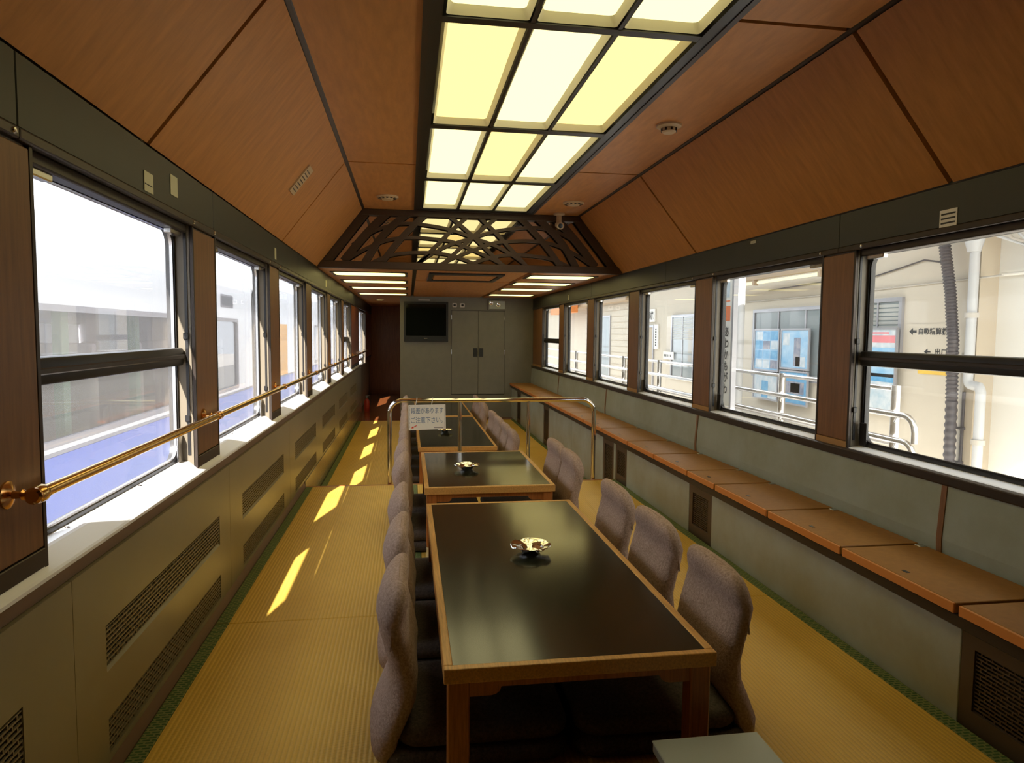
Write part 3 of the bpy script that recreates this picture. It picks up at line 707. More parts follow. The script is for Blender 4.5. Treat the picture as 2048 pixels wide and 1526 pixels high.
# small vent on the slope above the handrail
p = slope_pt(-1, 0.52); d1 = (slope_pt(-1, 1) - slope_pt(-1, 0)).normalized(); nn = (slope_pt(-1, 0, 1) - slope_pt(-1, 0)).normalized()
t = thing('slope_vent', 'small beige slotted plate on the sloping ceiling above the handrail', 'vent', (p.x, 3.80, p.z))
def sp(a, b, l): q = p + d1 * a + nn * l; return (q.x, 3.80 + b, q.z)
MB().prism([sp(-.085, -.065, 0), sp(.085, -.065, 0), sp(.085, .065, 0), sp(-.085, .065, 0)], nn * .008).build('vent_plate', 'beige_plastic', t)
for k in range(7): MB().prism([sp(-.066 + k * .020, -.045, .008), sp(-.060 + k * .020, -.045, .008), sp(-.060 + k * .020, .045, .008), sp(-.066 + k * .020, .045, .008)], nn * .001).build('vent_slot', 'grille_dark', t)
t = thing('passage_downlight', 'small round lamp in the ceiling of the far passage', 'light', (-0.47, 11.6, ZEAVE))
MB().lathe([(.07, 0), (.07, -.008), (.05, -.008)], (-0.47, 11.6, ZEAVE), 20).build('lamp_ring', 'white_paint', t, smooth=True)
MB().lathe([(.05, -.0085), (.001, -.0095)], (-0.47, 11.6, ZEAVE), 20).build('lamp_lens', 'diffuser_strip', t)

# ------------------------------------------------------------------ stickers on the fascia
def sticker(side, y0, y1, z0, z1, label, mat='sticker', lines=0):
    x = XL + 0.0065 if side < 0 else XR - 0.0065
    s = MB().box(min(x, x - side * .0015), max(x, x - side * .0015), y0, y1, z0, z1)
    o = s.build('sticker', mat, None, label, 'sticker')
    return o
def s_lines(o, side, y0, y1, zs, h=.006):
    x = XL + 0.0082 if side < 0 else XR - 0.0082
    for z in zs: MB().box(min(x, x - side * .0004), max(x, x - side * .0004), y0, y1, z - h / 2, z + h / 2).build('print_line', 'ink', o)
o = sticker(-1, 2.147, 2.218, 1.527, 1.585, 'small greenish label on the fascia, closer to the camera of the pair'); s_lines(o, -1, 2.15, 2.21, (1.548,), .003)
sticker(-1, 2.372, 2.439, 1.560, 1.625, 'plain greenish label on the fascia, farther of the pair')
sticker(-1, 4.10, 4.145, 1.535, 1.60, 'small pale label on the fascia above the third brass-rail window')
sticker(-1, 6.55, 6.60, 1.54, 1.60, 'tiny pale label on the fascia before the passage')
o = sticker(1, 2.155, 2.235, 1.515, 1.578, 'pale notice with three printed lines on the bench-side fascia', 'sticker_white')
s_lines(o, 1, 2.162, 2.228, (1.5625, 1.5465, 1.5305), .006)
o = sticker(1, 3.56, 3.62, 1.635, 1.652, 'tiny silver plate on the bench-side fascia', 'steel')
sticker(1, 8.0, 8.05, 1.53, 1.59, 'tiny pale label on the bench-side fascia near the end wall')

# ------------------------------------------------------------------ brass handrail
hr = thing('brass_handrail', 'brass handrail on copper brackets running along the windows', 'handrail', (-0.715, 6.0, 0.798))
RX, RZ = -0.712, 0.800
MB().tube([(RX, 1.42, RZ), (RX, 12.2, RZ)], 0.0125, 14).build('rail', 'brass', hr, smooth=True)
MB().lathe([(.001, 0), (.015, .001), (.018, .010), (.018, .03), (.015, .036), (.013, .036)], (RX, 1.405, RZ), 16, 'y').build('end_cap', 'brass', hr, smooth=True)
for y in (1.42, 2.69, 4.08, 5.45, 6.83, 8.20, 9.6, 11.0):
    b = MB().lathe([(.027, 0), (.027, .004), (.020, .008), (.008, .012), (.007, .026), (.011, .030), (.007, .034), (.007, .045)], (XL, y, RZ), 18, 'x').build('bracket', 'copper' , hr, smooth=True)
    MB().lathe([(.012, -.020), (.0165, -.016), (.0165, -.004), (.014, 0), (.0165, .004), (.0165, .016), (.012, .020)], (RX, y, RZ), 16, 'y').build('collar', 'copper', b, smooth=True)

# ------------------------------------------------------------------ end wall fittings
t = thing('television', 'black wall-recessed television on the grey end wall', 'television', (0.266, YEND, 0.985))
MB().ring([(p[0], YEND - .05, p[1]) for p in rrect(-0.065, 0.598, 0.985, 1.585, .004, 3)], [(p[0], YEND - .05, p[1]) for p in rrect(-0.035, 0.568, 1.075, 1.555, .006, 3)], (0, .05, 0)).build('cabinet', 'tv_case', t)
MB().box(-0.036, 0.569, YEND - .03, YEND - .004, 1.074, 1.556).build('screen', 'tv_glass', t)
MB().box(0.235, 0.285, YEND - .052, YEND - .049, 1.030, 1.040).build('badge', 'steel', t)
o = MB().box(0.15, 0.325, YEND - .006, YEND - .0005, 1.604, 1.622).build('name_plate', 'sticker_white', None, 'narrow white plate above the television', 'sign')
for n, x in enumerate((0.665, 0.785)):
    o = MB().ring([(p[0], YEND - .01, p[1]) for p in rrect(x, x + .065, 1.512, 1.572, .006, 3)], [(p[0], YEND - .01, p[1]) for p in rrect(x + .014, x + .051, 1.526, 1.558, .004, 3)], (0, .009, 0)).build('socket_plate', 'white_paint', None, 'small square outlet plate, %s of the pair by the television' % ('closer' if n == 0 else 'farther'), 'outlet')
    MB().box(x + .013, x + .052, YEND - .006, YEND - .0015, 1.525, 1.559).build('socket_face', 'tv_case', o)
t = thing('emergency_lamp', 'small pale box with two reflectors above the cupboard doors', 'lamp', (1.34, YEND, 1.48))
MB().box(1.205, 1.485, YEND - .045, YEND, 1.478, 1.63, .006, 2).build('lamp_box', 'end_panel', t)
MB().box(1.225, 1.465, YEND - .048, YEND - .044, 1.495, 1.612, .001, 1).build('lamp_cover', 'grey_plastic', t)
for x, z in ((1.25, 1.58), (1.36, 1.555)): MB().lathe([(.02, 0), (.03, -.02), (.026, -.02), (.001, -.006)], (x, YEND - .046, z), 16, 'y').build('reflector', 'chrome', t, smooth=True)
# red extinguisher in the passage
EX, EY = -0.675, 11.35
t = thing('fire_extinguisher', 'small red cylinder standing on the floor at the passage entrance', 'fire extinguisher', (EX, EY, ZLOW))
MB().lathe([(.04, 0), (.045, .01), (.045, .15), (.035, .19), (.016, .205), (.016, .215)], (EX, EY, ZLOW), 20).build('cylinder', 'red_paint', t, smooth=True)
MB().lathe([(.017, .215), (.017, .23), (.01, .235), (.01, .25)], (EX, EY, ZLOW), 12).build('valve', 'train_grey', t, smooth=True)
MB().tube([(EX, EY, ZLOW + .235), (EX + .04, EY - .01, ZLOW + .23), (EX + .052, EY - .02, ZLOW + .19), (EX + .051, EY - .02, ZLOW + .09)], .006, 8).build('hose', 'tv_case', t, smooth=True)
MB().tube([(EX - .025, EY, ZLOW + .25), (EX + .045, EY, ZLOW + .262)], .005, 6).build('lever', 'train_grey', t)

# ------------------------------------------------------------------ storage bench with lids
bn = thing('storage_bench', 'built-in bench with orange-brown lids along the window wall', 'bench', (1.73, 4.5, 0))
MB().box(1.575, 1.89, YBACK, YEND, 0.302, 0.322).build('top_rail', 'black_metal', bn)
MB().box(1.566, 1.60, YBACK, YEND, 0.285, 0.322, .003, 1).build('front_rail', 'trim_bronze', bn)
gaps = [-1.59, -0.97, -0.44, 0.09, 0.62, 1.15, 1.682, 2.21, 2.725, 3.245, 3.595, 4.122, 4.652, 5.323, 5.888, 6.387, 6.90, 7.42, 7.94, 8.46, 8.98, 9.50, YEND - .002]
for a, b in zip(gaps, gaps[1:]):
    li = MB().box(1.5625, 1.878, a + .009, b - .009, 0.325, 0.356, .002, 1).build('lid', 'lid_top', bn)
    MB().box(1.5555, 1.563, a + .009, b - .009, 0.325, 0.3555, .002, 1).build('lid_edging', 'lid_edge', li)
    yc = (a + b) / 2
    MB().box(1.600, 1.614, yc - .012, yc + .012, 0.3555, 0.3572, .0005, 1).build('finger_notch', 'black_metal', li)
    MB().box(1.845, 1.876, b - .040, b - .010, 0.3555, 0.3585, .001, 1).build('hinge_plate', 'steel', li)
ggs = [(0.75, 1.69), (3.335, 3.625), (4.75, 5.02), (5.07, 5.36), (7.55, 7.86), (9.50, 9.84)]
ed = [YBACK] + [v for g in ggs for v in g] + [YEND]
seams = [6.45]
for a, b in zip(ed[0::2], ed[1::2]):
    z0 = -0.03 if b < 5.1 else ZLOW - .03
    parts = [(a, b)]
    for s in seams:
        if a < s < b: parts = [(a, s), (s, b)]
    for c, d in parts: MB().box(1.588, 1.61, c + .002, d - .002, z0, 0.288, .002, 1).build('front_panel', 'bench_panel', bn)
for a, b in ggs:
    z0 = 0.0 if b < 5.05 else ZLOW
    m = MB(); mg = 0.045
    m.box(1.59, 1.612, a, a + mg, z0 - .03, .288); m.box(1.59, 1.612, b - mg, b, z0 - .03, .288)
    m.box(1.59, 1.612, a + mg, b - mg, z0 - .03, z0 + .055); m.box(1.59, 1.612, a + mg, b - mg, 0.235, .288)
    po = m.build('vent_panel', 'grille_dark', bn)
    MB().box(1.63, 1.64, a, b, z0 - .03, .288).build('vent_back', 'black_metal', po)
    ly = b - a - 2 * mg; lz = 0.18 - z0
    gm = grille_mesh('vent_slots', ly, lz, max(6, round(lz / 0.0115)), max(3, round(ly / 0.036)), 'grille_dark', .42)
    share('vent_slots', gm, po, Vector((1.596, b - mg, z0 + .055)) - wloc(po), math.pi)['kind'] = 'stuff'

# ------------------------------------------------------------------ low tables
def table(y0, y1, z, label):
    x0, x1, h = 0.078, 0.734, 0.36
    t = thing('low_table', label, 'table', ((x0 + x1) / 2, (y0 + y1) / 2, z))
    bw, th = 0.022, 0.036
    MB().box(x0 + bw, x1 - bw, y0 + bw, y1 - bw, z + h - .02, z + h - .0012).build('table_top', 'laminate', t)
    for nm_, a in (('e', (x0, x1, y0, y0 + bw)), ('e', (x0, x1, y1 - bw, y1)), ('e', (x0, x0 + bw, y0 + bw, y1 - bw)), ('e', (x1 - bw, x1, y0 + bw, y1 - bw))):
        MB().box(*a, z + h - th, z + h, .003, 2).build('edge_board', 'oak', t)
    lw = 0.05
    for lx in (x0 + .010, x1 - .010 - lw):
        for ly in (y0 + .012, y1 - .012 - lw):
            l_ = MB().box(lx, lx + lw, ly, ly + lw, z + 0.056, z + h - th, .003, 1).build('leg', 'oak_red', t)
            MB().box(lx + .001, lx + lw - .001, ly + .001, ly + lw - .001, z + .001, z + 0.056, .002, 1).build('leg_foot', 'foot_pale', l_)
    def apron(p0, p1, along, yy):
        zt, zm, zl = z + h - th, z + h - th - .022, z + h - th - .042
        L0 = p1 - p0; pts = [(0, zt), (L0, zt), (L0, zl), (L0 - .05, zl)] + [(L0 - .05 - .025 * math.sin(a), zl + .02 * (1 - math.cos(a))) for a in (0.5, 1.0, 1.57)] + [(.05 + .025 * math.sin(a), zl + .02 * (1 - math.cos(a))) for a in (1.57, 1.0, 0.5)] + [(.05, zl), (0, zl)]
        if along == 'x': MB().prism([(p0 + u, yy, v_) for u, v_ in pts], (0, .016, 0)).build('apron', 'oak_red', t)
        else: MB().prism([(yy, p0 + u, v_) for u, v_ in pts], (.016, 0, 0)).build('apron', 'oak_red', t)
    apron(x0 + .06, x1 - .06, 'x', y0 + .02); apron(x0 + .06, x1 - .06, 'x', y1 - .036)
    apron(y0 + .062, y1 - .062, 'y', x0 + .018); apron(y0 + .062, y1 - .062, 'y', x1 - .034)
    return t
table(1.486, 3.00, 0, 'low black-topped table with oak edging, closest to the camera')
table(3.305, 4.315, 0, 'short low table between the front table and the chrome railing')
table(5.56, 7.60, ZLOW, 'low table just behind the chrome railing on the lower floor')
table(7.68, 9.50, ZLOW, 'farthest low table in front of the grey end wall')

# ------------------------------------------------------------------ ashtrays
def ashtray(x, y, z, label, rot=0.0, s=1.0):
    t = thing('ashtray', label, 'ashtray', (x, y, z), group='chrome ashtrays on the tables')
    m = MB(); seg = 64
    prof = [(.024, .0), (.028, .002), (.036, .014), (.046, .019), (.070, .026), (.0715, .0275), (.070, .029), (.047, .022), (.040, .017), (.034, .005), (.001, .004)]
    rings = []
    for r, h in prof:
        ring = []
        for k in range(seg):
            a = 2 * math.pi * k / seg + rot; hh = h
            if r > .042:
                dd = min(abs((k - n_ + seg / 2) % seg - seg / 2) for n_ in (3, 16 + 4, 32 + 3, 48 + 4))
                if dd < 3: hh -= .006 * (1 - dd / 3) * min(1, (r - .03) / .03)
            ring.append(m.bm.verts.new((x + s * r * math.cos(a), y + s * r * math.sin(a), z + s * hh)))
        rings.append(ring)
    for a, b in zip(rings, rings[1:]):
        for k in range(seg): m.bm.faces.new((a[k], a[(k + 1) % seg], b[(k + 1) % seg], b[k]))
    m.bm.faces.new(rings[0][::-1]); m.bm.faces.new(rings[-1])
    m.build('dish', 'chrome', t, smooth=True, angle=50)
    MB().lathe([(.024, -.0005), (.026, .001)], (x, y, z), 24).build('foot_ring', 'steel', t)
ashtray(0.422, 2.285, 0.3592, 'chrome ashtray on the front table')
ashtray(0.324, 3.75, 0.3592, 'chrome ashtray on the short middle table', 0.7)
ashtray(0.345, 6.42, ZLOW + 0.3592, 'chrome ashtray on the table behind the railing', 1.1)

# ------------------------------------------------------------------ floor chairs
def make_chair():
    t = thing('floor_chair', 'x', 'chair', (0, 0, 0), group='mauve legless floor chairs')
    # local: back outer face near x = 0, seat toward +x, centre y = 0
    prof = [(0.000, .034, .030), (.026, .004, .034), (.07, .002, .040), (.12, .022, .041), (.175, .046, .040), (.235, .052, .039), (.29, .040, .040), (.34, .027, .040), (.382, .020, .038)]
    lv = []
    for z, rx, th in prof: lv.append((z, rx + th, th, 0.188 if z > .05 else .182))
    for q in (0.25, .5, .68, .80, .89, .95, .985):
        z = .382 + .088 * q
        wz = 0.114 + 0.074 * (1 - q ** 2.3) ** (1 / 2.3); tz = .038 * (1 - q ** 3.2) ** (1 / 2.2)
        lv.append((z, .020 + .038 + .022 * q, max(tz, .004), wz))
    m = MB(); rings = []; seg = 36
    for z, xc, th, wd in lv:
        ring = []
        for k in range(seg):
            a = 2 * math.pi * k / seg; c_, s_ = math.cos(a), math.sin(a)
            ex = 2 / 3.6
            yy = wd * math.copysign(abs(c_) ** ex, c_); xx = th * math.copysign(abs(s_) ** (2 / 2.6), s_)
            bow = 0.016 * (yy / .188) ** 2          # the back wraps forward at the sides
            ring.append(m.bm.verts.new((xc + xx + bow, yy, z)))
        rings.append(ring)
    for a, b in zip(rings, rings[1:]):
        for k in range(seg): m.bm.faces.new((a[k], a[(k + 1) % seg], b[(k + 1) % seg], b[k]))
    m.bm.faces.new(rings[0][::-1]); m.bm.faces.new(rings[-1])
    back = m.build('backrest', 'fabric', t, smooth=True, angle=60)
    MB().tube([(x_ + .030, y_, z_) for x_, y_, z_ in [(.034, -.184, .32), (.040, -.184, .375), (.044, -.170, .422), (.050, -.134, .456), (.052, -.07, .467), (.052, 0, .468), (.052, .07, .467), (.050, .134, .456), (.044, .170, .422), (.040, .184, .375), (.034, .184, .32)]], .003, 6).build('seam', 'fabric', back, smooth=True)
    def pad(x0, x1, hw, z0, z1, r, name, mat):
        m = MB(); lo = rrect(x0, x1, -hw, hw, r, 7); nl = []
        n = 5
        for k in range(2 * n + 1):
            ph = math.pi * (k / (2 * n) - .5); off = (1 - math.cos(ph)) * .022; zz = (z0 + z1) / 2 + (z1 - z0) / 2 * math.sin(ph)
            cxm = (x0 + x1) / 2; nl.append([m.bm.verts.new((cxm + (p[0] - cxm) * (1 - off / ((x1 - x0) / 2)), p[1] * (1 - off / hw), zz)) for p in lo])
        for a, b in zip(nl, nl[1:]):
            for i in range(len(lo)): m.bm.faces.new((a[i], a[(i + 1) % len(lo)], b[(i + 1) % len(lo)], b[i]))
        m.bm.faces.new(nl[0][::-1]); m.bm.faces.new(nl[-1]); return m.build(name, mat, t, smooth=True, angle=50)
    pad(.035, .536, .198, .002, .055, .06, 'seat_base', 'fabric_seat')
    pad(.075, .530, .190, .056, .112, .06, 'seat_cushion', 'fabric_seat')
    return t
proto = make_chair(); used = False
sideL, sideR = 'handrail side', 'bench side'
spots = [(-1, y, 0, 'front table', i) for i, y in enumerate((1.86, 2.34, 2.83))] + [(1, y, 0, 'front table', i) for i, y in enumerate((1.83, 2.32, 2.80))] + \
        [(-1, y, 0, 'short middle table', i) for i, y in enumerate((3.61, 4.06))] + [(1, y, 0, 'short middle table', i) for i, y in enumerate((3.63, 4.02))] + \
        [(-1, y, ZLOW, 'table behind the railing', i) for i, y in enumerate((5.78, 6.25, 6.75, 7.22))] + [(1, y, ZLOW, 'table behind the railing', i) for i, y in enumerate((5.76, 6.17, 6.68, 7.15))] + \
        [(-1, y, ZLOW, 'farthest table', i) for i, y in enumerate((7.86, 8.5, 8.95))] + [(1, y, ZLOW, 'farthest table', i) for i, y in enumerate((8.03, 8.58, 9.0))]
for s, y, z, tb, i in spots:
    o = proto if not used else copy_tree(proto); used = True
    o.location = (-0.108 if s < 0 else 0.972, y, z + (0.001)); o.rotation_euler = (0, 0, (0 if s < 0 else math.pi) + math.radians(random.uniform(-2, 2)))
    o['label'] = '%s mauve floor chair on the %s of the %s' % (ordn[i], sideL if s < 0 else sideR, tb)

# ------------------------------------------------------------------ chrome railing with the hanging notice
RY = 5.055
rl = thing('chrome_railing', 'chrome tube railing with four posts standing at the step', 'railing', (0.64, RY, ZLOW))
xa, xb, zt, rc = -0.138, 1.418, 0.618, 0.095
path = [(xa, RY, ZLOW), (xa, RY, zt - rc)] + [(xa + rc - rc * math.cos(a), RY, zt - rc + rc * math.sin(a)) for a in [math.pi / 2 * k / 8 for k in range(1, 9)]]
path += [(xb - rc + rc * math.sin(a), RY, zt - rc + rc * math.cos(a)) for a in [math.pi / 2 * k / 8 for k in range(0, 9)]] + [(xb, RY, ZLOW)]
MB().tube(path, 0.0165, 16).build('rail_tube', 'chrome', rl, smooth=True)
for x in (0.381, 0.905):
    MB().tube([(x, RY, ZLOW), (x, RY, zt - .01)], 0.0145, 14).build('post', 'chrome', rl, smooth=True)
for x in (xa, 0.381, 0.905, xb):
    MB().lathe([(.035, 0), (.035, .004), (.02, .008), (.018, .02)], (x, RY, ZLOW), 18).build('floor_flange', 'chrome', rl, smooth=True)
sg = thing('step_notice', 'white hanging notice with blue lettering warning of the step', 'sign', (0.137, RY - .026, 0.41))
sx0, sx1, sz0, sz1, sy = 0.002, 0.276, 0.402, 0.588, RY - .024
tilt = 0.012
card = MB().prism([(sx0, sy, sz0 - .004), (sx1, sy, sz0 + .004), (sx1 - .004, sy, sz1 + .002), (sx0 - .004, sy, sz1 - .002)], (0, .004, 0)).build('card', 'white_paint', sg)
ux = (1, 0, tilt)
for k, (body, h) in enumerate((('段差があります', .047), ('ご注意下さい。', .047))):
    text_mesh('lettering', body, h, 0.238 if k == 0 else .232, 'ink_blue', (sx0 + .017, sy, sz1 - .068 - k * .070), ux, (0, 0, 1), card, bold=.012)
MB().box(sx0 + .185, sx1 - .018, sy - .0012, sy - .0002, sz0 + .012, sz0 + .019).build('small_print', 'train_grey', card)
a0 = Vector((sx0 + .058, sy - .0012, sz0 + .032)); a1 = Vector((sx0 + .018, sy - .0012, sz0 + .012))
dv = (a1 - a0).normalized(); nv = Vector((-dv.z, 0, dv.x))
MB().prism([a0 + nv * .003, a0 - nv * .003, a1 - dv * .016 - nv * .003, a1 - dv * .016 - nv * .009, a1, a1 - dv * .016 + nv * .009, a1 - dv * .016 + nv * .003], (0, .001, 0)).build('red_arrow', 'ink_red', card)
bd = MB()
for k in range(28): bd.box(sx0 + .012 + k * .0092, sx0 + .016 + k * .0092, sy - .001, sy - .0001, sz1 - .010, sz1 - .007)
for k in range(17):
    for x in (sx0 + .006, sx1 - .012): bd.box(x, x + .003, sy - .001, sy - .0001, sz0 + .014 + k * .0098, sz0 + .019 + k * .0098)
bd.build('dotted_border', 'train_grey', card)['kind'] = 'stuff'
for x in (0.058, 0.175):
    MB().tube([(x + .019 * math.sin(a) * .25, RY - .004 + .023 * math.cos(a), 0.612 + .026 * math.sin(a)) for a in [2 * math.pi * k / 14 for k in range(15)]], .0022, 6, False).build('hanging_ring', 'white_paint', sg, smooth=True)

# ------------------------------------------------------------------ things at the bottom edge of the view
bg = thing('dark_bag', 'dark rounded cushion partly under the pale box', 'bag', (0.68, 1.18, 0))
MB().box(0.515, 0.85, 0.93, 1.405, 0.001, 0.172, .05, 4).build('bag_body', 'dark_bag', bg, smooth=True, angle=60)
MB().tube([(0.515, 1.0, .10), (0.512, 1.2, .105), (0.515, 1.34, .10)], .004, 6).build('piping', 'dark_bag', bg)
bx = thing('pale_box', 'pale grey-green flat box near the foot of the front table', 'box', (0.67, 1.25, 0.173))
MB().box(0.548, 0.800, 1.02, 1.412, 0.1735, 0.196, .002, 1).build('box_body', 'grey_plastic', bx)
MB().box(0.546, 0.802, 1.018, 1.414, 0.1955, 0.200, .002, 1).build('box_lid', 'grey_plastic', bx)

# ------------------------------------------------------------------ outside, handrail side: another train on the next track
MB().box(-14, -0.98, -12, 60, -1.62, -1.55).build('ground', 'ballast', label='grey ballast bed between the tracks', cat='ground', kind='structure')
TX = -2.6
def train(y0, y1, bands, label, extra):
    t = thing('neighbour_train', label, 'train', (TX - 1.3, (y0 + y1) / 2, -1.5))
    b = MB()
    # side wall with window openings, roof curve, far side, ends
    zt, zb = 1.286, 0.262
    b.box(TX - .05, TX, y0, y1, -0.50, zb)
    eds = [y0] + [v for q in bands for v in q] + [y1]
    for a, c in zip(eds[0::2], eds[1::2]): b.box(TX - .05, TX, a, c, zb, zt)
    b.box(TX - .05, TX, y0, y1, zt, 1.75)
    roof = [(TX, 1.75), (TX - .06, 1.98), (TX - .25, 2.16), (TX - .7, 2.28), (TX - 1.35, 2.32), (TX - 2.0, 2.28), (TX - 2.5, 2.1), (TX - 2.7, 1.75)]
    inn = [(x + (.05 if x < TX - 1.35 else -.05), z - .05) for x, z in roof]
    b.prism([(x, y0, z) for x, z in roof] + [(x, y0, z) for x, z in inn[::-1]], (0, y1 - y0, 0))
    b.box(TX - 2.7, TX - 2.65, y0, y1, -0.5, .3); b.box(TX - 2.7, TX - 2.65, y0, y1, 1.2, 1.75)
    b.box(TX - 2.7, TX, y0, y0 + .05, -0.5, 1.8); b.box(TX - 2.7, TX, y1 - .05, y1, -0.5, 1.8)
    b.box(TX - 2.7, TX, y0, y1, -0.55, -0.48)
    b.build('car_body', 'train_white', t)
    MB().box(TX + .0005, TX + .006, y0 + .05, y1 - .05, -0.42, 0.175).build('colour_band', 'train_blue', t)
    MB().box(TX + .0005, TX + .005, y0 + .05, y1 - .05, 0.178, 0.205).build('pale_line', 'train_grey', t)
    MB().box(TX - 2.4, TX - .1, y0 + .4, y1 - .4, -1.30, -0.56).build('underframe', 'train_dark', t)
    for a, c in bands:
        wd = MB().ring([(TX + .004, p[0], p[1]) for p in rrect(a - .02, c + .02, zb - .02, zt + .02, .06, 4)], [(TX + .004, p[0], p[1]) for p in rrect(a + .03, c - .03, zb + .03, zt - .03, .06, 4)], (-.05, 0, 0)).build('window_frame', 'train_grey', t)
        MB().box(TX - .03, TX - .024, a, c, zb, zt).build('pane', 'pane_train', wd)
    extra(t); return t
def interior1(t):
    MB().box(TX - 2.6, TX - .1, -1.9, 11.9, -0.40, -0.36).build('cabin_floor', 'train_grey', t)
    k = 0
    for y in [v * 1.05 + 0.2 for v in range(0, 11)]:
        s = MB().box(TX - .75, TX - .16, y, y + .12, 0.05, 0.86, .05, 3).build('seat_back', 'seat_pale', t, smooth=True)
        MB().box(TX - .74, TX - .17, y + .01, y + .11, 0.86, 1.0, .03, 2).build('headrest', 'white_paint', s, smooth=True)
        MB().box(TX - .75, TX - .16, y + .12, y + .55, -0.05, 0.08, .03, 2).build('seat_pad', 'train_dark', s, smooth=True)
    for y in (2.9, 4.35, 5.8, 7.25, 8.7):
        MB().box(TX - .16, TX - .09, y, y + .11, -0.3, 1.5).build('cabin_post', 'train_green', t)
    MB().box(TX - 2.68, TX - 2.66, -1.9, 11.9, 0.29, 1.21).build('far_windows', 'pane_far', t)
    # small destination window on the white end
    d = MB().ring([(TX + .006, p[0], p[1]) for p in rrect(10.05, 10.72, 1.455, 1.64, .03, 4)], [(TX + .006, p[0], p[1]) for p in rrect(10.08, 10.69, 1.48, 1.615, .03, 4)], (-.01, 0, 0)).build('destination_frame', 'train_grey', t)
    MB().box(TX - .002, TX + .003, 10.06, 10.71, 1.465, 1.63).build('destination_glass', 'train_dark', d)
train(-2.0, 12.0, [(-1.4, 2.2), (2.5, 9.0), (9.35, 11.0)], 'white train with a blue lower band standing on the next track', interior1)
def interior2(t):
    MB().box(TX + .0005, TX + .004, 14.4, 15.3, 0.21, 1.27).build('door_panel', 'train_orange', t)
    MB().box(TX - 1.2, TX - 1.1, 12.6, 25.5, -0.4, 1.2).build('cabin_partition', 'train_grey', t)
train(12.25, 26.0, [(16.2, 19.0), (19.6, 22.6)], 'second white coach with an orange door panel coupled behind', interior2)
# overhead wires and a mast beam above the next track
ow = thing('overhead_line', 'thin overhead wires and mast above the neighbouring train', 'wires', (-4.2, 6, 3.6))
for x, z in ((-4.0, 3.7), (-4.0, 4.6), (-6.5, 4.9)):
    MB().tube([(x, -10, z), (x, 10, z - .06), (x, 40, z)], .012, 6).build('wire', 'train_dark', ow)
for y in (12.5,):
    MB().box(-6.9, -6.7, y, y + .2, -1.55, 5.4).build('mast', 'pipe_grey', ow)
    MB().box(-6.8, -3.4, y + .05, y + .15, 5.0, 5.12).build('beam', 'pipe_grey', ow)

# ------------------------------------------------------------------ outside, bench side: platform and station building
WX = 4.5
PZ = -0.33
MB().box(2.22, 14, -8, 45, -1.55, PZ).build('platform', 'platform', label='concrete station platform beside the carriage', cat='platform', kind='structure')
sb = thing('station_building', 'cream station wall with windows, doors and pipes across the platform', 'building', (WX + .15, 12, PZ), kind='structure')
MB().box(WX, WX + .2, 4.83, 30, PZ, 2.9).build('wall', 'station_cream', sb)
MB().box(WX + .16, WX + .36, -6, 4.83, PZ, 2.9).build('set_back_wall', 'white_paint', sb)  # white instead of cream: sunlight on this stretch is put into the colour
MB().box(WX - .01, WX + .17, 4.80, 4.90, PZ, 2.9).build('corner_strip', 'station_beige', sb)
for y in (3.5, 2.1, 0.7): MB().box(WX + .145, WX + .165, y, y + .03, PZ, 2.9).build('wall_joint', 'station_beige', sb)
for k in range(20): MB().box(WX - .006, WX, 13.5, 17.0, PZ + .15 + k * .13, PZ + .155 + k * .13 + .004).build('siding_line', 'station_beige', sb)
# canopy over the platform
cp = thing('canopy', 'brown platform canopy roof above the station wall', 'canopy', (3.7, 15, 3.0), kind='structure')
MB().box(3.6, 5.2, 1.4, 30, 2.62, 2.75).build('canopy_roof', 'soffit', cp)
MB().box(3.55, 3.62, 1.4, 30, 2.50, 2.80).build('canopy_fascia', 'soffit', cp)
MB().box(2.2, 3.55, 3.2, 5.6, 2.64, 2.72).build('added_sunshade', 'white_paint', cp)  # unseen slab added to keep direct sun off the name board
for y in (3, 5.3, 7.6, 10, 13, 16, 19): MB().box(3.6, 4.5, y, y + .12, 2.44, 2.62).build('canopy_beam', 'soffit', cp)
MB().box(WX - .25, WX, 13.0, 22, 1.80, 2.4).build('duct_box', 'soffit', cp)
# upper conduit, cable, strip lamp
def outs(mb, name, mat, label, cat, **k): return mb.build(name, mat, None, label, cat, **k)
outs(MB().tube([(WX - .009, 4.6, 1.60), (WX - .009, 6.6, 1.57), (WX - .009, 9.5, 1.57)], .0085, 10), 'conduit_pipe', 'conduit', 'thin horizontal conduit running along the cream station wall', 'pipe', smooth=True)
outs(MB().tube([(WX - .015, 5.1, 1.74), (WX - .015, 5.4, 1.80), (WX - .015, 5.7, 1.755), (WX - .015, 6.1, 1.70), (WX - .015, 6.8, 1.72), (WX - .015, 8, 1.69)], .007, 8), 'wall_cable', 'pipe_dark', 'sagging thin cable pinned above the conduit on the station wall', 'cable', smooth=True)
lf = thing('strip_lamp', 'long tubular strip lamp under the canopy of the station', 'lamp', (WX - .3, 8, 1.70))
MB().box(WX - .34, WX - .26, 6.4, 9.4, 1.80, 1.85, .004, 1).build('lamp_bar', 'soffit', lf)
for y in (6.7, 8.0, 9.2): MB().tube([(WX - .30, y, 1.84), (WX - .30, y, 2.625)], .008, 6).build('hanger_rod', 'soffit', lf)
MB().tube([(WX - .30, 6.5, 1.765), (WX - .30, 7.75, 1.765)], .018, 10).build('lamp_tube', 'tube_warm', lf, smooth=True)
MB().tube([(WX - .30, 7.85, 1.765), (WX - .30, 9.3, 1.765)], .018, 10).build('lamp_tube', 'tube_warm', lf, smooth=True)
for y in (6.45, 7.8, 9.35): MB().box(WX - .33, WX - .27, y, y + .04, 1.735, 1.80).build('lamp_holder', 'soffit', lf)
